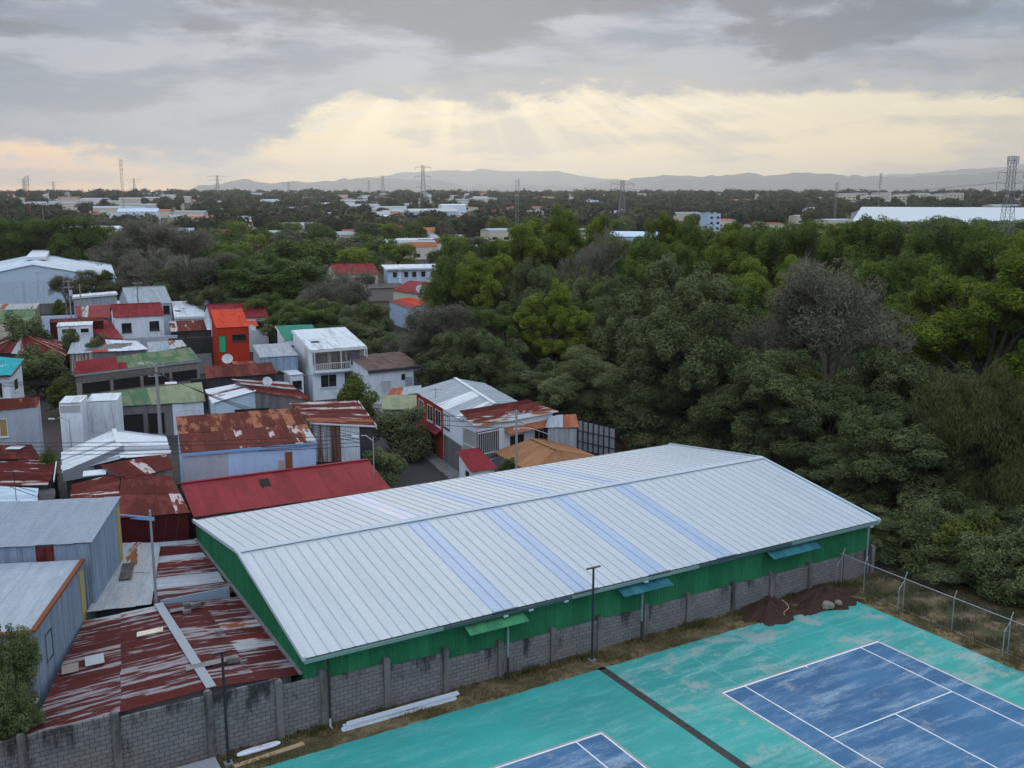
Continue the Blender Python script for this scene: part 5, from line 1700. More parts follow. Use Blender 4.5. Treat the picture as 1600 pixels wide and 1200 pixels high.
# ------------------------------------------------------------------ streets
def build_streets():
    flat('yard', [S(-70, 7.3), S(18.5, 7.3), S(18.5, 29), S(12, 42), S(8, 62), S(-10, 130), S(-70, 150)], -.008, M['yard'], None, 'structure')
    d = Vector((-.355, .935, 0)); n = Vector((-d.y, d.x, 0))          # n points left of the street
    k0 = Vector((-4.7, 79.2, 0))
    a, b = k0 - d * 12, k0 + d * 62
    flat('road', [a + n * 7.2, a, b, b + n * 7.2], .006, M['asphalt'], None, 'structure')
    e = empty('pavement', k0)
    e['kind'] = 'structure'
    for i in range(36):
        p, q = k0 + d * (i * 1.5 - 10), k0 + d * (i * 1.5 - 8.52)
        MB().prism([(x.x, x.y) for x in (p, p - n * 1.45, q - n * 1.45, q)], 0, [.12 + .006 * (i % 3)] * 4).build('slab', M['pavement'], e)
    MB().prism([(x.x, x.y) for x in (a + n * .0, a - n * .0 + n * .14, b + n * .14, b)], 0, [.13] * 4).build('kerb', M['pilaster'], e)
    flat('lane', [P(52, 640, 0), P(135, 632, 0), P(130, 596, 0), P(50, 592, 0)], .006, M['asphalt'], None, 'structure')
    flat('alley', [P(60, 705, 0), P(98, 700, 0), P(92, 632, 0), P(56, 634, 0)], .002, M['drain'], None, 'structure')


build_streets()


# ------------------------------------------------------------------ poles and cables
def pole(p, h, label, r=.14, m='concrete_pole', arm=None, cross=True, box=False, name='utility_pole'):
    p = Vector(p)
    e = empty(name, p, label, 'pole')
    MB().tube([p, p + Vector((0, 0, h))], [r, r * .6], 9).build('shaft', M[m], e)
    if cross:
        for k in range(2):
            c = p + Vector((0, 0, h - .35 - .9 * k))
            MB().bar(c - UX * .75, c + UX * .75, .09).build('crossarm', M['concrete_pole'], e)
            for s in (-.65, -.2, .2, .65):
                MB().tube([c + UX * s + Vector((0, 0, .04)), c + UX * s + Vector((0, 0, .2))], .035, 6).build('insulator', M['dish'], e)
    if arm is not None:
        a = Vector(arm)
        ar = MB().tube([p + Vector((0, 0, h - .25)), p + Vector((0, 0, h)) + a * .6 + Vector((0, 0, .1)), p + Vector((0, 0, h + .05)) + a], .03, 6).build('lamp_arm', M['zinc'], e)
        t = p + Vector((0, 0, h + .03)) + a
        MB().box(t - Vector((.12, .12, .06)), a.normalized() * .5, Vector((-a.y, a.x, 0)).normalized() * .2, (0, 0, .1)).build('lamp_head', M['dish'], ar)
    if box:
        MB().tube([p + Vector((.3, -.1, h - 2.6)), p + Vector((.3, -.1, h - 1.7))], .26, 10).build('transformer', M['dish'], e)
    return e


pole(G(252, 92.3), 8.0, 'concrete pole with lamp in front of the green roofs', r=.2, arm=(-.9, -.2, 0), box=False)
pole(S(-22.45, 17.9, 0), 7.9, 'slim grey pole rising from the rusty roofs beside the grey lean-to', r=.09, m='zinc', cross=False)
pole(Vector((-9.9, 68.6, 0)), 6.6, 'slender galvanised lamp pole in front of the red roof', r=.06, m='zinc', cross=False, arm=(-.9, .3, 0))
pole(Vector((.35, 74.6, 0)), 7.3, 'concrete street pole in front of the orange-brown roof', r=.13)
pole(Vector((3.0, 77.5, 0)), 4.9, 'grey street lamp with long arm left of the sheet fence', r=.06, m='zinc', cross=False, arm=(-2.3, -.3, .3))
pole(P(100, 706, 0) if False else Vector((-36.2, 79.0, 0)), 5.6, 'thin grey pole in front of the white stair tower', r=.05, m='zinc', cross=False, arm=(-1.0, .1, 0))
pole(Vector((-70.2, 157, 0)), 10.5, 'pale far pole carrying a transformer above the pale blue wall', box=True)
pole(Vector((-67.6, 155, 0)), 10.0, 'plain far concrete pole beside the transformer pole', cross=False)
pole(Vector((-60.5, 160, 0)), 10.0, 'dark far pole in front of the broad light grey roof', cross=True, m='iron', r=.1)
pole(Vector((-126, 270, 0)), 21.0, 'tall slim far pole before the dark trees at upper left', r=.1, cross=False)


def cable(a, b, sag, label, r=.022, group='overhead cables across the village'):
    a, b = Vector(a), Vector(b)
    pts = []
    for i in range(15):
        t = i / 14
        p = a.lerp(b, t)
        p.z -= sag * 4 * t * (1 - t)
        pts.append(p)
    o = MB().tube(pts, r, 4).build('cable', M['cable'], origin=a)
    tag(o, label, 'cable', group)


c1 = G(252, 92.3) + Vector((0, 0, 7.3))
c2 = Vector((.35, 74.6, 6.7))
c3 = Vector((-48, 66, 7.2))
for i in range(4):
    o = Vector((0, .12 * i, -.32 * i))
    cable(c3 + o, Vector((-9.9, 70.5, 6.4)) + o, .5, ['top', 'second', 'third', 'lowest'][i] + ' of four dark cables crossing the maroon and red roofs')
for i in range(4):
    o = UX * (.35 * i - .5)
    cable(c1 + o + Vector((0, 0, -.1 * i)), Vector((-60, 88, 7.0 - .2 * i)) + o, .6, ['top', 'second', 'third', 'lowest'][i] + ' of four cables running left from the concrete lamp pole')
for i in range(4):
    cable(c1 + UX * (.35 * i - .5) + Vector((0, 0, -.15 * i)), Vector((-9.9, 70.5, 6.2 - .25 * i)), .7, ['top', 'second', 'third', 'lowest'][i] + ' of four cables running right from the concrete lamp pole')
for i in range(3):
    cable(c2 + Vector((0, 0, -.4 * i)), Vector((-14, 84, 5.8 - .4 * i)), .35, ['top', 'middle', 'lowest'][i] + ' of three cables crossing the street towards the orange roof')
cable(c2 + Vector((0, 0, -.2)), Vector((3.0, 77.5, 5.0)), .2, 'short cable between the street pole and the long-armed lamp')
for i in range(2):
    cable(Vector((-46, 72 + i, 6.0)), Vector((-30, 60, 5.2 - .3 * i)), .4, ['upper', 'lower'][i] + ' of two cables over the bluish roof at the left edge')


def antenna(p, h, label):
    p = Vector(p)
    e = empty('tv_antenna', p, label, 'antenna')
    MB().tube([p, p + Vector((0, 0, h))], .022, 5).build('mast', M['iron'], e)
    b = MB().bar(p + Vector((-.55, -.1, h - .1)), p + Vector((.55, .1, h - .1)), .03)
    for i in range(6):
        x = -.5 + i * .2
        b.bar(p + Vector((x, -.42 + .04 * i, h - .1)), p + Vector((x, .42 - .04 * i, h - .1)), .02)
    b.build('boom', M['iron'], e)


antenna(P(482, 627, 4.2), 2.6, 'thin television antenna in front of the tall white house wall')
antenna(P(681, 622, 5.4), .9, 'small television antenna on the patched grey roof by the street')
antenna(P(26, 786, 2.9), 2.2, 'thin television antenna on the bluish white roof at the left edge')
antenna(P(60, 440, 9.2), 1.6, 'small antenna on the large pale blue warehouse')
tk = empty('water_tank', P(346, 628, 3.6), 'small silver tank at the corner of the pale blue gable house', 'tank')
pt = P(346, 628, 3.6)
MB().tube([pt, pt + Vector((.1, .05, .75)), pt + Vector((.1, .05, .85))], [.38, .38, .2], 14).build('drum', M['zinc'], tk, True)
MB().box(pt + Vector((-.4, -.4, -1.2)), (.8, 0, 0), (0, .8, 0), (0, 0, 1.2)).build('stand', M['grey_wall'], tk)


# ------------------------------------------------------------------ lattice pylons and masts
def pylon(p, h, w0, w1, arms, label, t=.16, m='pylon', bays=9, antennas=False):
    p = Vector(p)
    e = empty('pylon', p, label, 'pylon')
    def corner(k, z):
        w = w0 + (w1 - w0) * min(1, (z / (h * .78)))
        s = [(-1, -1), (1, -1), (1, 1), (-1, 1)][k]
        return p + Vector((s[0] * w / 2, s[1] * w / 2, z))
    for k in range(4):
        b = MB()
        b.bar(corner(k, 0), corner(k, h * .78), t * 1.2); b.bar(corner(k, h * .78), corner(k, h), t)
        b.build('leg', M[m], e)
    b = MB()
    zs = [h * (1 - (1 - i / bays) ** 1.25) for i in range(bays + 1)]
    for i in range(bays):
        for k in range(4):
            k2 = (k + 1) % 4
            b.bar(corner(k, zs[i]), corner(k2, zs[i + 1]), t * .7); b.bar(corner(k2, zs[i]), corner(k, zs[i + 1]), t * .7)
            b.bar(corner(k, zs[i + 1]), corner(k2, zs[i + 1]), t * .7)
    b.build('bracing', M[m], e)
    for (z, l) in arms:
        for s in (-1, 1):
            a = MB()
            tip = p + Vector((s * l, 0, z + .3))
            a.bar(p + Vector((s * w1 / 2, -w1 / 2, z)), tip, t * .8); a.bar(p + Vector((s * w1 / 2, w1 / 2, z)), tip, t * .8)
            a.bar(p + Vector((s * w1 / 2, 0, z + 1.6)), tip, t * .7)
            ao = a.build('arm', M[m], e)
            MB().bar(tip, tip - Vector((0, 0, 2.2)), t * .8).build('insulator', M['iron'], ao)
    if antennas:
        for i, (x, y) in enumerate(((-1.6, -.8), (-.6, -1.2), (.6, -1.2), (1.6, -.8), (-1.1, 1), (1.1, 1))):
            MB().box(p + Vector((x - .18, y - .1, h - 2.6)), (.36, 0, 0), (0, .2, 0), (0, 0, 2.6)).build('antenna', M['dish'], e)
            MB().bar(p + Vector((x, y, h - 1.3)), p + Vector((0, 0, h - 1.6)), .1).build('antenna_bracket', M[m], e)


def on_ground(px, dist):
    v = G(px, dist)
    v.z = gz(v.x, v.y)
    return v


pylon(on_ground(1567, 340), 36.5, 4.6, 2.0, ((31.0, 4.2), (27.5, 4.6)), 'large lattice pylon with mobile antennas at the right edge', .11, antennas=True)
pylon(on_ground(971, 620), 31.5, 6.0, 2.0, ((29.0, 7.0), (25.5, 8.0)), 'lattice pylon rising in the middle beyond the bright green trees', .22)
pylon(on_ground(662, 1000), 47.0, 7.5, 2.4, ((45.0, 7.5), (36.0, 8.0), (26, 7.0)), 'tallest lattice pylon against the hills left of centre', .26)
for i, (px, dd, hh, la) in enumerate([(342, 1700, 40, 'far pylon before the hill foot at the left'), (599, 1900, 42, 'small far pylon just left of the tallest pylon'), (212, 2300, 42, 'far pylon right of the red mast on the orange horizon'),
                                      (40, 2300, 42, 'leftmost of the big far pylons on the orange horizon'), (86, 2600, 40, 'second far pylon from the left on the orange horizon'), (452, 2600, 38, 'wide far pylon above the left town'), (577, 2400, 40, 'thin far pylon left of the hill pylons')]):
    pylon(on_ground(px, dd), hh, 8, 2.6, ((hh - 2, 16), (hh - 8, 13)), la, .26, bays=6)
for (px, dd, hh, w, la, mm) in [(195, 900, 50, 1.2, 'tall red and white lattice mast on the orange horizon', 'mast_red'), (48, 700, 34, 1.2, 'short lattice mast with red top at the far left', 'mast_red'),
                                (807, 520, 31, 1.0, 'slim grey lattice mast behind the bright green tree', 'pylon'), (1371, 900, 38, .8, 'slim lamp mast above the far right town', 'pylon'), (1303, 700, 30, .8, 'pale slim mast left of the far white warehouse', 'pylon')]:
    p = on_ground(px, dd)
    e = empty('radio_mast', p, la, 'mast')
    b = MB()
    nb = 14
    for k in range(3):
        a = 2 * math.pi * k / 3
        for i in range(nb):
            z0, z1 = hh * i / nb, hh * (i + 1) / nb
            q0, q1 = p + Vector((w * math.cos(a), w * math.sin(a), z0)), p + Vector((w * math.cos(a + 2.09), w * math.sin(a + 2.09), z1))
            b.bar(q0, q1, .09)
        MB().bar(p + Vector((w * math.cos(a), w * math.sin(a), 0)), p + Vector((w * math.cos(a), w * math.sin(a), hh)), .13).build('leg', M[mm], e)
    b.build('bracing', M[mm], e)
    for z in (.8, .88, .95):
        MB().box(p + Vector((w, -.4, hh * z)), (.5, 0, 0), (0, .5, 0), (0, 0, 2.2)).build('antenna', M['dish'], e)
tag(MB().tube([on_ground(1567, 340) + Vector((-4.2, 0, 29 - 1.2)) + (on_ground(971, 620) + Vector((8, 0, 26)) - on_ground(1567, 340) - Vector((-4.2, 0, 27.8))) * t + Vector((0, 0, -5 * 4 * t * (1 - t))) for t in [i / 20 for i in range(21)]], .05, 4)
    .build('power_line', M['cable'], origin=on_ground(1567, 340)), 'power line strung between the right pylon and the middle pylon', 'cable')

# ------------------------------------------------------------------ trees
LEAF = {
    'ficus': leafmat('bright_ficus_leaf', (0.070, 0.115, 0.016), (0.245, 0.325, 0.042), .48, .45),
    'mango': leafmat('grey_green_mango_leaf', (0.052, 0.074, 0.028), (0.170, 0.205, 0.088), .3, .45),
    'dark': leafmat('dark_evergreen_leaf', (0.038, 0.070, 0.015), (0.130, 0.190, 0.036), .3, .45),
    'dry': leafmat('dry_brown_leaf', (0.075, 0.076, 0.052), (0.165, 0.160, 0.105), .25, .4),
    'umbrella': leafmat('umbrella_tree_leaf', (0.035, 0.068, 0.016), (0.09, 0.15, 0.03), .35, .3),
    'fresh': leafmat('fresh_street_tree_leaf', (0.052, 0.080, 0.018), (0.16, 0.195, 0.042), .38, .35),
    'willow': leafmat('willowy_leaf', (0.050, 0.066, 0.022), (0.12, 0.135, 0.05), .35, .3),
}


def leaves(rng, cent, crad, n, ln, wd, up=.45, jit=.8, flat_=1.0, droop=0.0):
    """n leaf faces spread over clumps; clumps have their own shade."""
    cent, crad = np.asarray(cent), np.asarray(crad)
    wts = crad ** 2
    idx = rng.choice(len(cent), n, p=wts / wts.sum())
    dr = rng.normal(size=(n, 3)); dr /= np.linalg.norm(dr, axis=1, keepdims=True)
    rad = crad[idx] * rng.uniform(.45, 1.0, n) ** .5
    pos = cent[idx] + dr * rad[:, None] * np.array([1, 1, flat_])
    if droop:
        pos[:, 2] -= droop * rng.uniform(0, 1, n) ** 2 * crad[idx]
    nr = dr * .8 + np.array([0, 0, up]) + rng.normal(size=(n, 3)) * jit * .5
    nr /= np.linalg.norm(nr, axis=1, keepdims=True)
    tt = rng.normal(size=(n, 3)); tt -= nr * (tt * nr).sum(1, keepdims=True); tt /= np.linalg.norm(tt, axis=1, keepdims=True)
    if droop:
        tt = tt * .4 + np.array([0, 0, -1]); tt /= np.linalg.norm(tt, axis=1, keepdims=True)
    bb = np.cross(nr, tt)
    bb /= np.linalg.norm(bb, axis=1, keepdims=True) + 1e-9
    l = ln * rng.uniform(.6, 1.3, n)[:, None]; w = wd * rng.uniform(.6, 1.3, n)[:, None]
    V = np.stack([pos - tt * l / 2, pos + bb * w / 2 + nr * w * .15, pos + tt * l / 2, pos - bb * w / 2 + nr * w * .15], 1).reshape(-1, 3)
    F = np.arange(4 * n).reshape(-1, 4)
    ct = np.clip(rng.normal(.5, .24, len(cent)), 0, 1)
    tint = np.clip(ct[idx] + rng.normal(0, .16, n), 0, 1)
    return V, F, tint


def clumps(rng, R_, zc, lobes, per, lobe_r, cr, low=-.45, far=.85):
    """Clump centres grouped in lobes so that the outline is uneven."""
    lc = []
    while len(lc) < lobes:
        v = rng.normal(size=3); v /= np.linalg.norm(v)
        if v[2] < low: continue
        lc.append(v * np.array(R_) * rng.uniform(.45, far))
    C, K = [], []
    for c in lc:
        for _ in range(per):
            v = rng.normal(size=3); v /= np.linalg.norm(v)
            if v[2] < -.5: v[2] *= -.6
            C.append(c + v * lobe_r * rng.uniform(.55, 1.05) + np.array([0, 0, zc])); K.append(rng.uniform(*cr))
    return np.array(C), np.array(K), [Vector(c) + Vector((0, 0, zc)) for c in lc]


def limbs(mb, base, hub, targets, r0, rng):
    mb.tube([base, base.lerp(hub, .5) + Vector((rng.uniform(-.2, .2), rng.uniform(-.2, .2), 0)), hub], [r0, r0 * .8, r0 * .65], 8)
    for t in targets:
        st = base.lerp(hub, rng.uniform(.6, 1.0))
        mid = st.lerp(t, .5) + Vector((rng.uniform(-.5, .5), rng.uniform(-.5, .5), rng.uniform(-.2, .7)))
        mb.tube([st, mid, t], [r0 * .45, r0 * .28, r0 * .1], 5)
        for k in range(3):
            e = t + Vector((rng.uniform(-1, 1), rng.uniform(-1, 1), rng.uniform(-.2, .9))) * 1.3
            mb.tube([mid.lerp(t, .6), e], [r0 * .14, r0 * .04], 4)


PROTO = {}


def proto(key, leaf, R_, zc, lobes, per, lobe_r, cr, n, ln, wd, seed, trunk_r=.38, up=.45, jit=.8, flat_=1.0, droop=0.0, bark='bark', low=-.45, twigs=0, far=.85):
    rng = np.random.default_rng(seed); rr = random.Random(seed)
    C, K, lc = clumps(rng, R_, zc, lobes, per, lobe_r, cr, low, far)
    V, F, T = leaves(rng, C, K, n, ln, wd, up, jit, flat_, droop)
    cm = npmesh('crown', V, F, LEAF[leaf], T)
    mb = MB()
    limbs(mb, Vector((0, 0, -.2)), Vector((0, 0, max(zc - R_[2] * .45, 1.0))), lc, trunk_r, rr)
    if twigs:
        def grow(p, d, l, r, dep):
            e = p + d * l
            mb.tube([p, e], [r, r * .72], 3 if dep < 4 else 4, False)
            if dep == 0: return
            for _ in range(3 if rr.random() < .75 else 2):
                nd = (d + Vector((rr.uniform(-.75, .75), rr.uniform(-.75, .75), rr.uniform(-.25, .6)))).normalized()
                grow(e, nd, l * rr.uniform(.66, .86), r * .66, dep - 1)
        for c in lc[:twigs]:
            st = Vector((0, 0, zc - R_[2] * .5))
            dd = (c - st)
            grow(st.lerp(c, .35), dd.normalized(), dd.length * .3, .12, 6)
    tm = bpy.data.meshes.new('trunk')
    tm.from_pydata([tuple(v) for v in mb.v], [], mb.f)
    tm.materials.append(M[bark])
    PROTO[key] = (cm, tm, float(np.percentile(V[:, 2], 99.7)), float(np.percentile(np.hypot(V[:, 0], V[:, 1]), 96)))


for s in range(3):
    proto('ficus%d' % s, 'ficus', (4.8, 4.8, 5.8), 8.9, 30, 10, 1.35, (.35, .85), 60000, .26, .12, 20 + s, up=.7, jit=.7, flat_=1.0, low=-.65, far=1.05)
for s in range(3):
    proto('mango%d' % s, 'mango', (4.9, 4.9, 5.2), 6.4, 27, 11, 1.55, (.4, .9), 66000, .27, .11, 40 + s, up=.5, jit=.75, low=-.75, far=1.0)
for s in range(2):
    proto('dark%d' % s, 'dark', (4.6, 4.6, 6.0), 8.0, 30, 10, 1.3, (.35, .85), 54000, .24, .10, 60 + s, up=.5, jit=.8, low=-.7, flat_=1.2, far=1.05)
for s in range(2):
    proto('dry%d' % s, 'dry', (5.4, 5.4, 4.2), 8.5, 13, 12, 1.9, (.6, 1.1), 30000, .22, .10, 80 + s, bark='dry_bark', twigs=13, far=.95)
proto('umbrella0', 'umbrella', (6.2, 6.2, 4.2), 7.4, 26, 10, 1.8, (.6, 1.1), 42000, .30, .16, 91, up=.8, jit=.6, flat_=.7, low=-.45)
proto('willow0', 'willow', (4.0, 4.0, 4.6), 5.6, 22, 10, 1.6, (.5, 1.0), 56000, .28, .085, 95, droop=.5, jit=.9, low=-.8, far=1.0)
for s in range(2):
    proto('bush%d' % s, 'mango' if s else 'fresh', (1.5, 1.5, 1.6), 1.5, 13, 9, .7, (.25, .5), 14000, .17, .085, 101 + s, trunk_r=.10, low=-.85)
for s, lf in enumerate(('dark', 'umbrella', 'dry', 'mango', 'ficus')):
    proto('mid%d' % s, lf, (4.4, 4.4, 4.2), 5.8, 15, 8, 1.7, (.7, 1.3), 5600, .56, .34, 120 + s, up=.6, low=-.6)


def tree(key, loc, h, rad, label, group, name=None, rot=None):
    cm, tm, ph, prd = PROTO[key]
    e = empty(name or {'ficus': 'ficus_tree', 'mango': 'mango_tree', 'dark': 'evergreen_tree', 'dry': 'dry_tree', 'umbrella': 'umbrella_tree', 'willow': 'olive_tree', 'bush': 'shrub', 'mid': 'tree'}[key.rstrip('0123456789')], loc, label, 'bush' if key.startswith('bush') else 'tree', group)
    e.scale = (rad / prd, rad / prd, h / ph)
    e.rotation_euler = (0, 0, rot if rot is not None else random.uniform(0, 6.28))
    for n, me in (('crown', cm), ('trunk', tm)):
        link(bpy.data.objects.new(n, me), e)
    return e


def top_h(py, dist):
    return CAM_H - (py - HORIZON) / FOC * dist * (1 + .02)


WOOD = 'trees of the wood beside the warehouse'
# (kind, photo column, distance, top row, crown radius, label)
TREES = [
    # nearest rank, right of and behind the warehouse
    ('mango0', 1345, 74, 690, 4.4, 'grey-green tree overhanging the warehouse right corner'),
    ('mango1', 1290, 79, 610, 5.6, 'dense grey-green tree behind the right end of the warehouse roof'),
    ('mango2', 1200, 83, 545, 5.4, 'round grey-green tree behind the middle right of the white roof'),
    ('mango0', 1420, 69, 640, 5.0, 'dark grey-green tree right of the warehouse corner'),
    ('mango1', 1500, 65, 770, 4.2, 'low grey-green tree above the wire fence at the right'),
    ('mango2', 1585, 62, 800, 4.2, 'low grey-green tree above the fence at the right edge'),
    ('mango1', 1430, 64, 800, 3.6, 'low leafy tree directly behind the wire fence corner'),
    ('willow0', 1535, 68, 575, 4.6, 'fine-leaved olive-green tree near the right edge'),
    ('willow0', 1592, 72, 600, 4.0, 'second olive-green tree cut by the right edge'),
    ('mango2', 1090, 90, 470, 6.2, 'large olive-grey domed tree behind the roof ridge'),
    ('mango0', 1030, 93, 560, 5.0, 'dark grey-green tree over the far end of the warehouse'),
    ('mango1', 965, 96, 560, 4.8, 'grey-green tree above the wire fence behind the roof'),
    ('mango2', 900, 98, 540, 4.6, 'grey-green tree behind the sheet fence'),
    ('mango0', 1060, 108, 405, 6.6, 'broad grey-green crown in the centre of the wood'),
    ('mango1', 985, 110, 450, 5.6, 'grey-green crown left of the broad central one'),
    ('dry0', 1285, 88, 405, 7.0, 'big leafless grey tree standing over the wood'),
    ('dry1', 1225, 93, 470, 5.0, 'smaller grey leafless crown left of the big leafless tree'),
    ('mango2', 1370, 84, 520, 5.4, 'dark crown right of the big leafless tree'),
    ('ficus0', 1525, 86, 395, 7.2, 'big bright green tree near the right edge'),
    ('ficus1', 1600, 84, 375, 6.4, 'bright green tree cut by the right edge below the pylon'),
    ('ficus2', 1465, 98, 425, 5.6, 'bright green tree left of the big bright one'),
    ('dark0', 1400, 112, 395, 6.0, 'deep green crown behind the big leafless tree'),
    ('mango0', 830, 104, 560, 4.2, 'small grey-green tree behind the maroon-roofed street house'),
    ('mango1', 765, 108, 510, 4.8, 'grey-green tree above the patched grey roof'),
    ('mango2', 700, 114, 520, 4.6, 'rounded grey-green tree right of the brown roof'),
    ('dry0', 705, 122, 468, 5.4, 'brownish half-bare tree right of the orange roof in the trees'),
    ('dry1', 650, 124, 512, 3.8, 'low brownish half-bare tree beside the brown-roofed house'),
    ('ficus1', 860, 116, 440, 4.6, 'yellow-green column of foliage in the left of the wood'),
    ('ficus0', 905, 118, 470, 4.2, 'yellow-green crown beside the yellow-green column'),
    ('dark1', 800, 118, 470, 5.0, 'dark crown between the brownish tree and yellow-green column'),
    ('ficus2', 770, 140, 395, 5.6, 'bright lime tree at the left end of the wood'),
    ('dark0', 712, 142, 395, 5.2, 'deep green tree at the left corner of the wood'),
    ('dark1', 735, 150, 375, 5.6, 'second deep green tree at the left corner of the wood'),
    ('ficus0', 800, 158, 350, 6.4, 'bright green tree in the top left of the wood'),
    ('ficus1', 860, 162, 326, 6.6, 'tallest bright yellow-green tree in the wood'),
    ('ficus2', 915, 160, 335, 6.0, 'bright green tree right of the tallest yellow-green one'),
    ('dry1', 925, 146, 372, 4.6, 'grey-purple bare crown among the bright green trees'),
    ('mango1', 850, 138, 405, 5.0, 'dull green crown in front of the tallest yellow-green tree'),
    ('ficus0', 990, 152, 345, 6.2, 'green tree below the middle pylon'),
    ('ficus1', 1050, 150, 338, 6.2, 'green tree right of the middle pylon'),
    ('ficus2', 1110, 146, 344, 6.0, 'green tree in the top middle of the wood'),
    ('ficus0', 1165, 140, 362, 5.8, 'yellowish green tree in the top middle of the wood'),
    ('dark1', 1020, 132, 375, 5.6, 'deep green tree in front of the green ones below the pylon'),
    ('dark0', 1225, 138, 350, 6.0, 'deep green feathery tree top right of centre'),
    ('ficus2', 1190, 124, 400, 5.4, 'olive green tree left of the leafless crown'),
    ('dark1', 1285, 136, 345, 6.0, 'deep green feathery tree before the far white warehouse'),
    ('dark0', 1350, 138, 342, 6.0, 'deep green tree below the left end of the far white warehouse'),
    ('dark1', 1415, 132, 350, 6.0, 'deep green tree below the middle of the far white warehouse'),
    ('dark0', 1480, 128, 352, 6.0, 'deep green tree left of the right pylon foot'),
    ('dark1', 1550, 124, 362, 6.0, 'deep green tree in front of the right pylon foot'),
    ('dark0', 1610, 122, 355, 6.0, 'deep green tree behind the bright green right edge tree'),
    ('dark0', 1140, 112, 430, 5.2, 'dark crown behind the olive-grey domed tree'),
    ('mango0', 1450, 80, 560, 5.0, 'dark crown below the bright green tree at the right'),
    # behind the village
    ('umbrella0', 445, 172, 402, 9.5, 'wide dark green umbrella-shaped tree behind the tall white house'),
    ('umbrella0', 380, 190, 388, 8.5, 'green umbrella-shaped tree left of the widest one'),
    ('dry0', 335, 186, 392, 8.0, 'grey-green half-bare tree behind the red-roofed houses'),
    ('mango0', 290, 184, 415, 6.5, 'grey-green tree behind the broad light grey roof'),
    ('dry1', 268, 232, 345, 10.5, 'big purple-brown bare tree at the upper left'),
    ('dry0', 215, 228, 358, 9.0, 'purple-brown bare tree left of the biggest bare one'),
    ('dry1', 240, 200, 392, 7.5, 'grey bare tree in front of the purple-brown ones'),
    ('dark0', 110, 262, 338, 9.0, 'dark evergreen tree behind the pale blue warehouse'),
    ('dark1', 55, 264, 345, 8.5, 'dark evergreen tree left of the one behind the warehouse'),
    ('dark0', 5, 262, 343, 8.5, 'dark evergreen tree cut by the left edge'),
    ('dark1', 160, 270, 350, 8.0, 'dark evergreen tree right of the warehouse roof'),
    ('dry1', 535, 156, 425, 6.5, 'brownish half-bare tree before the cream townhouse'),
    ('mango1', 575, 140, 466, 4.2, 'green tree in front of the orange roof in the trees'),
    ('mango2', 545, 134, 492, 5.0, 'olive tree right of the bottle-green roof'),
    ('dark1', 495, 142, 470, 5.4, 'dark tree behind the bottle-green roof'),
    ('mango0', 600, 126, 512, 4.4, 'grey-green tree behind the brown-roofed house'),
    ('dark0', 420, 158, 455, 5.6, 'dark tree behind the orange-red tower'),
    ('mango1', 330, 168, 440, 5.0, 'grey-green tree between white roof and umbrella tree'),
    ('mango2', 150, 200, 418, 5.0, 'scrubby tree in front of the pale blue warehouse end'),
    ('dry0', 105, 196, 425, 3.6, 'small bare tree before the pale blue warehouse wall'),
    # in the village
    ('bush1', 38, 134, 487, 3.3, 'round dark tree in front of the dull green roof'),
    ('bush0', 112, 106, 580, 2.3, 'bright green small tree before the red and green roof'),
    ('bush1', 55, 114, 540, 3.8, 'dark leafy tree behind the turquoise-roofed house'),
    ('bush1', 120, 131, 508, 1.7, 'dark shrub below the white dormer'),
    ('bush1', 152, 129, 518, 1.5, 'low dark shrub right of the one below the dormer'),
    ('bush0', 562, 101, 582, 2.3, 'yellow-green street tree in front of the tall white house'),
    ('bush1', 628, 88, 630, 2.7, 'round dark street tree beside the patched grey roof'),
    ('bush1', 600, 78, 700, 2.1, 'olive street shrub at the end of the red roof'),
    ('bush0', 792, 77, 714, 1.0, 'small green bush between red canopy and orange roof'),
    ('mango2', 12, 36.3, 995, 1.7, 'leafy green tree at the lower left edge before the grey shed'),
    ('bush0', 75, 72, 702, .9, 'small leafy plant in the dark gap among the left roofs'),
    ('bush0', 95, 188, 463, 1.4, 'small shrub at the foot of the pale blue warehouse'),
]
random.seed(11)
for (k, px, dist, py, rad, la) in TREES:
    loc = G(px, dist)
    h = max(top_h(py, dist), 1.2)
    grp = WOOD if dist > 60 and px > 660 else ('trees behind the village' if dist > 125 and not k.startswith('bush') else 'trees and shrubs among the village houses')
    tree(k, loc, h, rad, la, grp)

# undergrowth below the wood, so that no bare ground shows
rng_ = random.Random(21)
UNDER = 0
for i in range(150):
    px = rng_.uniform(1330, 1660); dist = rng_.uniform(52, 84)
    p = G(px, dist)
    rel_ = p - SO
    u_, v_ = rel_.dot(UX), rel_.dot(VX)
    if u_ < 20.6 or (u_ > 24 and i % 2): continue
    UNDER += 1
    tree('bush%d' % (i % 5 > 0), p, rng_.uniform(2.0, 4.0) * (.6 if u_ < 21.6 else 1), rng_.uniform(1.5, 2.5), 'leafy shrub in the dense undergrowth behind the wire fence', 'undergrowth shrubs behind the wire fence')
for i in range(60):
    px = rng_.uniform(700, 1330); dist = rng_.uniform(86, 116)
    p = G(px, dist)
    rel_ = p - SO
    if rel_.dot(VX) < 31: continue
    if px < 960 and dist < 104: continue
    tree('bush%d' % (i % 3 > 0), p, rng_.uniform(3.0, 5.5), rng_.uniform(2.0, 3.4), 'leafy shrub in the undergrowth below the wood', 'undergrowth shrubs below the wood')
for i in range(26):
    px = rng_.uniform(720, 1620); dist = rng_.uniform(118, 180)
    if px < 800 and dist > 130: continue
    tree(('mango%d' if i % 2 else 'dark%d') % (i % 2), G(px, dist), rng_.uniform(11, 14), rng_.uniform(5.0, 6.5), 'dark crown filling the inside of the wood', 'crowns filling the inside of the wood')
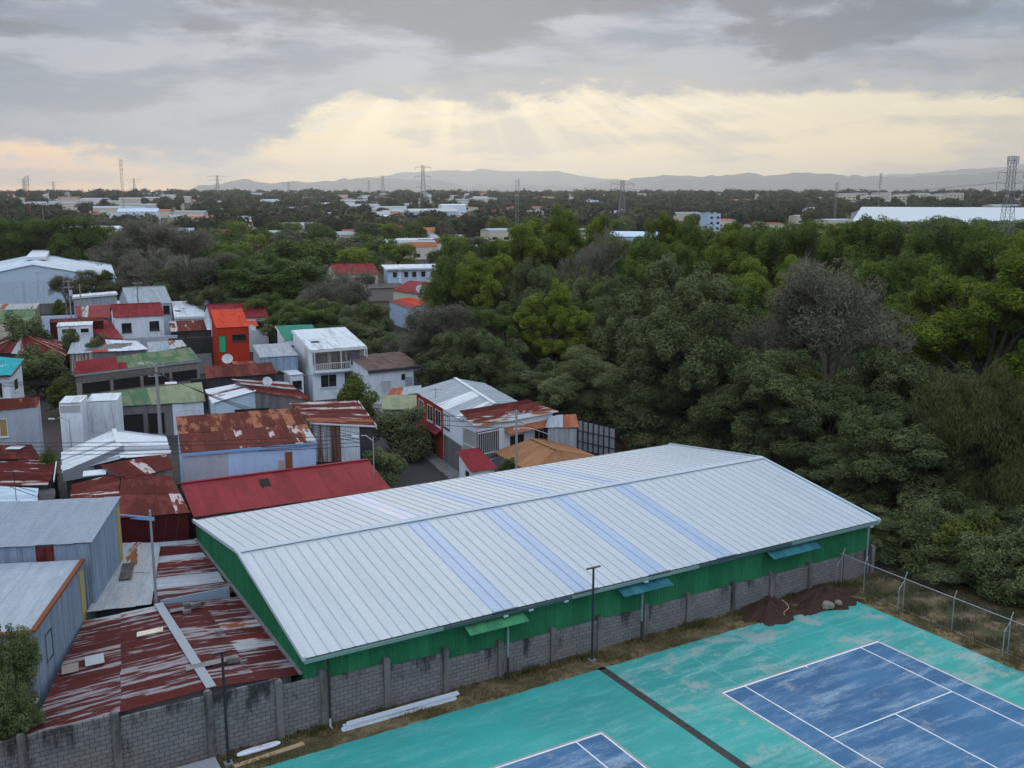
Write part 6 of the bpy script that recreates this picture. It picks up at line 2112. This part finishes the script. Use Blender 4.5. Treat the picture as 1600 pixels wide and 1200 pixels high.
for i in range(24):
    px = rng_.uniform(280, 660); dist = rng_.uniform(140, 225)
    if px > 500 and dist > 160: continue
    if px < 420 and dist < 170: continue
    if 585 < px < 700: continue
    tree(rng_.choice(['mango0', 'dark1', 'mango2', 'dry0', 'umbrella0']), G(px, dist), rng_.uniform(6, 9.5), rng_.uniform(4.2, 6.2), 'middling tree in the thicket behind the village', 'trees of the thicket behind the village')

# ------------------------------------------------------------------ the far town and its trees
FAR = []


def far_building(px, dist, w, d, h, yaw, roof, wall, label, group, rise=1.5, floors=1):
    p = on_ground(px, dist)
    q = rect(p.x, p.y, yaw, w, d, (h,) * 4)
    z0 = p.z - .5
    e = empty('building', (p.x, p.y, p.z), label, 'building', group)
    for x in q: x.z += p.z
    c = inset_quad(q, .2)
    MB().prism([(x.x, x.y) for x in c], z0, [x.z for x in c]).build('wall', M[wall], e)
    r0, r1 = (q[0] + q[3]) / 2, (q[1] + q[2]) / 2
    r0.z += rise; r1.z += rise
    up = Vector((0, 0, .08))
    MB().add([q[0] + up, q[1] + up, r1 + up, r0 + up, q[2] + up, q[3] + up], [(0, 1, 2, 3), (4, 5, 3, 2), (0, 3, 5), (1, 4, 2)]).build('roof', M[roof], e)
    u = (q[1] - q[0]).normalized(); n = Vector((u.y, -u.x, 0))
    k = max(2, int(w / 5))
    if floors:
        for f in range(floors):
            for i in range(k):
                o = c[0] + u * (w * (i + .3) / k - .2); o.z = p.z + .9 + f * 3.0
                MB().box(o, u * (w / k * .45), n * .06, (0, 0, 1.3)).build('window', M['glass'], e)
    FAR.append((p.x, p.y, max(w, d) * .6))


for a in [
    (575, 395, 13, 12, 5, 12, 'white_sheet', 'cream_wall', 'white-roofed low hall left of the pylon in the middle distance', 1.2, 1),
    (622, 405, 15, 12, 5, 12, 'white_sheet', 'white_wall', 'white-roofed low hall with red neighbour in the middle distance', 1.2, 1),
    (655, 400, 9, 8, 4.6, 12, 'red_worn', 'cream_wall', 'red-roofed house beside the white-roofed halls', 1.5, 1),
    (710, 380, 10, 9, 4, 14, 'pale_blue_sheet', 'white_wall', 'low white house right of the white-roofed halls', 1.0, 1),
    (640, 760, 38, 22, 9, 14, 'white_sheet', 'pastel_blue', 'large white factory below the tallest pylon', 2.0, 2),
    (690, 790, 20, 16, 13, 14, 'white_sheet', 'white_wall', 'taller white factory block right of the large white one', 1.0, 2),
    (560, 700, 34, 14, 7, 10, 'white_sheet', 'white_wall', 'long low white building left of the large white factory', 1.2, 1),
    (945, 225, 12, 10, 14.5, -22, 'pale_blue_sheet', 'pastel_blue', 'blue-roofed building showing above the bright green trees', 1.0, 3),
    (1106, 560, 8, 9, 13, 20, 'galv', 'pastel_blue', 'narrow blue-white tower block right of centre', .3, 5),
    (1330, 580, 190, 90, 8.0, -25, 'white_roof_far', 'white_wall', 'very long white factory hall behind the right woods', 7.5, 0),
    (20, 420, 42, 20, 9, 14, 'white_sheet', 'white_wall', 'white flat-roofed warehouse at the far left edge', 1.2, 1),
    (130, 430, 26, 20, 7, 14, 'white_sheet', 'white_wall', 'low white shed right of the far left warehouse', 1.0, 1),
    (185, 620, 24, 18, 12, 14, 'pale_blue_sheet', 'white_wall', 'pale hall below the red mast', 2.0, 1),
    (640, 372, 11, 9, 4.6, 20, 'terracotta', 'cream_wall', 'terracotta house behind the wide umbrella tree', 1.6, 1),
]:
    px, dist, w, dd, h, yw, rf_, wl, la, rise, fl = a
    rf_ = 'white_sheet' if rf_ == 'white_roof_far' else rf_
    far_building(px, dist, w, dd, h, yw, rf_, wl, la, 'notable buildings of the far town', rise, fl)
rng_ = random.Random(33)
kinds = [('galv_pale', 'cream_wall', 'small far building with pale roof in the distant town'), ('terracotta', 'cream_wall', 'small far house with terracotta roof in the distant town'),
         ('red_worn', 'white_wall', 'small far house with red roof in the distant town'), ('galv', 'cream_wall', 'small far building with grey roof in the distant town')]
for i in range(270):
    dist = rng_.choice([rng_.uniform(330, 520), rng_.uniform(450, 900), rng_.uniform(600, 1100), rng_.uniform(800, 1900), rng_.uniform(1000, 2200)])
    px = rng_.uniform(-40, 760) if rng_.random() < .72 else rng_.uniform(760, 1640)
    if px > 700 and dist < 480: continue
    if dist < 440 and rng_.random() < .45: continue
    k = kinds[rng_.choice([0, 0, 0, 1, 1, 2, 3]) if dist < 600 else rng_.choice([0, 0, 0, 3, 1])]
    sz_ = 1 + dist / 900
    far_building(px, dist, rng_.uniform(9, 17) * sz_, rng_.uniform(7, 11) * sz_, rng_.uniform(3.2, 5.5) * (1 + dist / 2600), rng_.uniform(5, 30), k[0], k[1], k[2], k[2].split(' in the')[0].replace('small far', 'small far') + 's', rng_.uniform(.8, 2), 1 if dist < 800 else 0)
for i in range(10):                                                        # apartment blocks on the right
    px = 1310 + i * 19 + rng_.uniform(-5, 5)
    far_building(px, rng_.uniform(1250, 1450), 22, 14, rng_.uniform(12, 16), rng_.uniform(2, 15), 'galv', 'cream_wall', 'cream apartment block in the far right estate', 'apartment blocks of the far right estate', .6, 4)


def clear_of(x, y, m):
    for (a, b, r) in FAR:
        if abs(a - x) < r + m and abs(b - y) < r + m: return False
    return True


rng_ = random.Random(44)
for i in range(17):
    p = on_ground(1325 + i * 19 + rng_.uniform(-8, 8), rng_.uniform(470, 540))
    tree('mid%d' % rng_.choice([0, 0, 3]), p, rng_.uniform(9.5, 12.5), rng_.uniform(6, 8), 'dark tree in the row before the very long white factory hall', 'trees in a row before the very long factory hall')
MIDL = ['dark green tree in the wooded belt beyond the village', 'fresh green tree in the wooded belt beyond the village', 'brownish bare tree in the wooded belt beyond the village', 'grey-green tree in the wooded belt beyond the village', 'bright green tree in the wooded belt beyond the village']
cnt = 0
tries = 0
while cnt < 210 and tries < 4000:
    tries += 1
    dist = 190 + 420 * rng_.random() ** 1.3
    px = rng_.uniform(-80, 1680) if rng_.random() < .6 else rng_.uniform(-60, 760)
    if dist < 262 and px < 730 and not (300 < px < 520 and dist > 215): continue
    if dist < 300 and px > 1330 and False: continue
    p = on_ground(px, dist)
    if not clear_of(p.x, p.y, 1.0): continue
    if 500 < px < 720 and dist < 262: continue
    k = rng_.choice([0, 0, 0, 1, 1, 2, 2, 3, 3, 4] if px < 760 else [0, 0, 0, 0, 1, 3, 4])
    h = rng_.uniform(7, 12.5) if px < 760 else rng_.uniform(9, 15)
    tree('mid%d' % k, p, h, h * rng_.uniform(.42, .66), MIDL[k], MIDL[k].replace(' tree in', ' trees in').split(' beyond')[0])
    cnt += 1


def far_wood():
    rng = np.random.default_rng(5)
    rr = random.Random(5)
    bm = bmesh.new(); bmesh.ops.create_icosphere(bm, subdivisions=1, radius=1)
    IV = np.array([tuple(v.co) for v in bm.verts]); IF = np.array([[v.index for v in f.verts] for f in bm.faces]); bm.free()
    Vs, Fs, Ts = [], [], []
    base = 0
    n = 0
    while n < 3600:
        dist = 560 + 3300 * rr.random() ** 1.5
        az = R(rr.uniform(-33, 33))
        x, y = dist * math.sin(az), dist * math.cos(az)
        if not clear_of(x, y, 5 if dist < 1500 else 3): continue
        if not clear_of(x * (1 + 14 / dist), y * (1 + 14 / dist), 1): continue
        # streets and open lots between the woods of the town
        gap = math.sin(x * .011 + 1.3) * math.sin(y * .006 + .4) + .5 * math.sin(x * .031 + y * .013)
        if gap > .75 and dist < 2200: continue
        h = rr.uniform(7, 14) * (1 + .25 * (dist > 1500))
        r = h * rr.uniform(.42, .75)
        c = np.array([x, y, gz(x, y) + h * .5])
        for _ in range(3 if dist < 1500 else 2):
            o_ = np.array([rr.uniform(-.6, .6) * r, rr.uniform(-.6, .6) * r, rr.uniform(-.1, .12) * h])
            disp = 1 + .16 * rng.normal(size=len(IV))
            Vs.append(c + o_ + IV * disp[:, None] * np.array([r * .75, r * .75, h * .42]))
            Fs.append(IF + base); base += len(IV)
            tn = rr.gauss(.42, .3)
            Ts.append(np.clip(tn + rng.normal(0, .10, len(IF)), 0, 1))
            q = 70 if dist < 1300 else 36                      # leaf tufts that break the outline
            dr = rng.normal(size=(q, 3)); dr /= np.linalg.norm(dr, axis=1, keepdims=True)
            dr[:, 2] = np.abs(dr[:, 2])
            pos = c + o_ + dr * np.array([r * .8, r * .8, h * .46]) * rng.uniform(.85, 1.15, q)[:, None]
            nr = dr + np.array([0, 0, .4]) + rng.normal(size=(q, 3)) * .5; nr /= np.linalg.norm(nr, axis=1, keepdims=True)
            tt = rng.normal(size=(q, 3)); tt -= nr * (tt * nr).sum(1, keepdims=True); tt /= np.linalg.norm(tt, axis=1, keepdims=True)
            bb = np.cross(nr, tt)
            sz = r * rng.uniform(.10, .24, q)[:, None]
            Vs.append(np.stack([pos - tt * sz, pos + bb * sz, pos + tt * sz], 1).reshape(-1, 3))
            Fs.append(np.arange(3 * q).reshape(-1, 3) + base); base += 3 * q
            Ts.append(np.clip(tn + rng.normal(0, .2, q), 0, 1))
        n += 1
    V = np.concatenate(Vs); T = np.concatenate(Ts)
    me = npmesh('far_wood', V, np.concatenate(Fs), leafmat('far_tree_crowns', (0.018, 0.030, 0.014), (0.060, 0.066, 0.030), .25, 0), T)
    o = link(bpy.data.objects.new('far_wood', me))
    tag(o, 'distant woods and garden trees of the far town', 'wood', kind='stuff')


far_wood()

# ------------------------------------------------------------------ haze
hm, ht = newmat('haze_air')
pv_ = N(ht, 'ShaderNodeVolumePrincipled', {'Color': (0.93, 0.94, 0.96, 1), 'Density': 0.000075, 'Anisotropy': 0.6})
N(ht, 'ShaderNodeOutputMaterial', {'Volume': pv_.outputs[0]})
hz = MB().box((-24500, -24500, -8), (49000, 0, 0), (0, 49000, 0), (0, 0, 720)).build('haze', hm)
hz['kind'] = 'stuff'
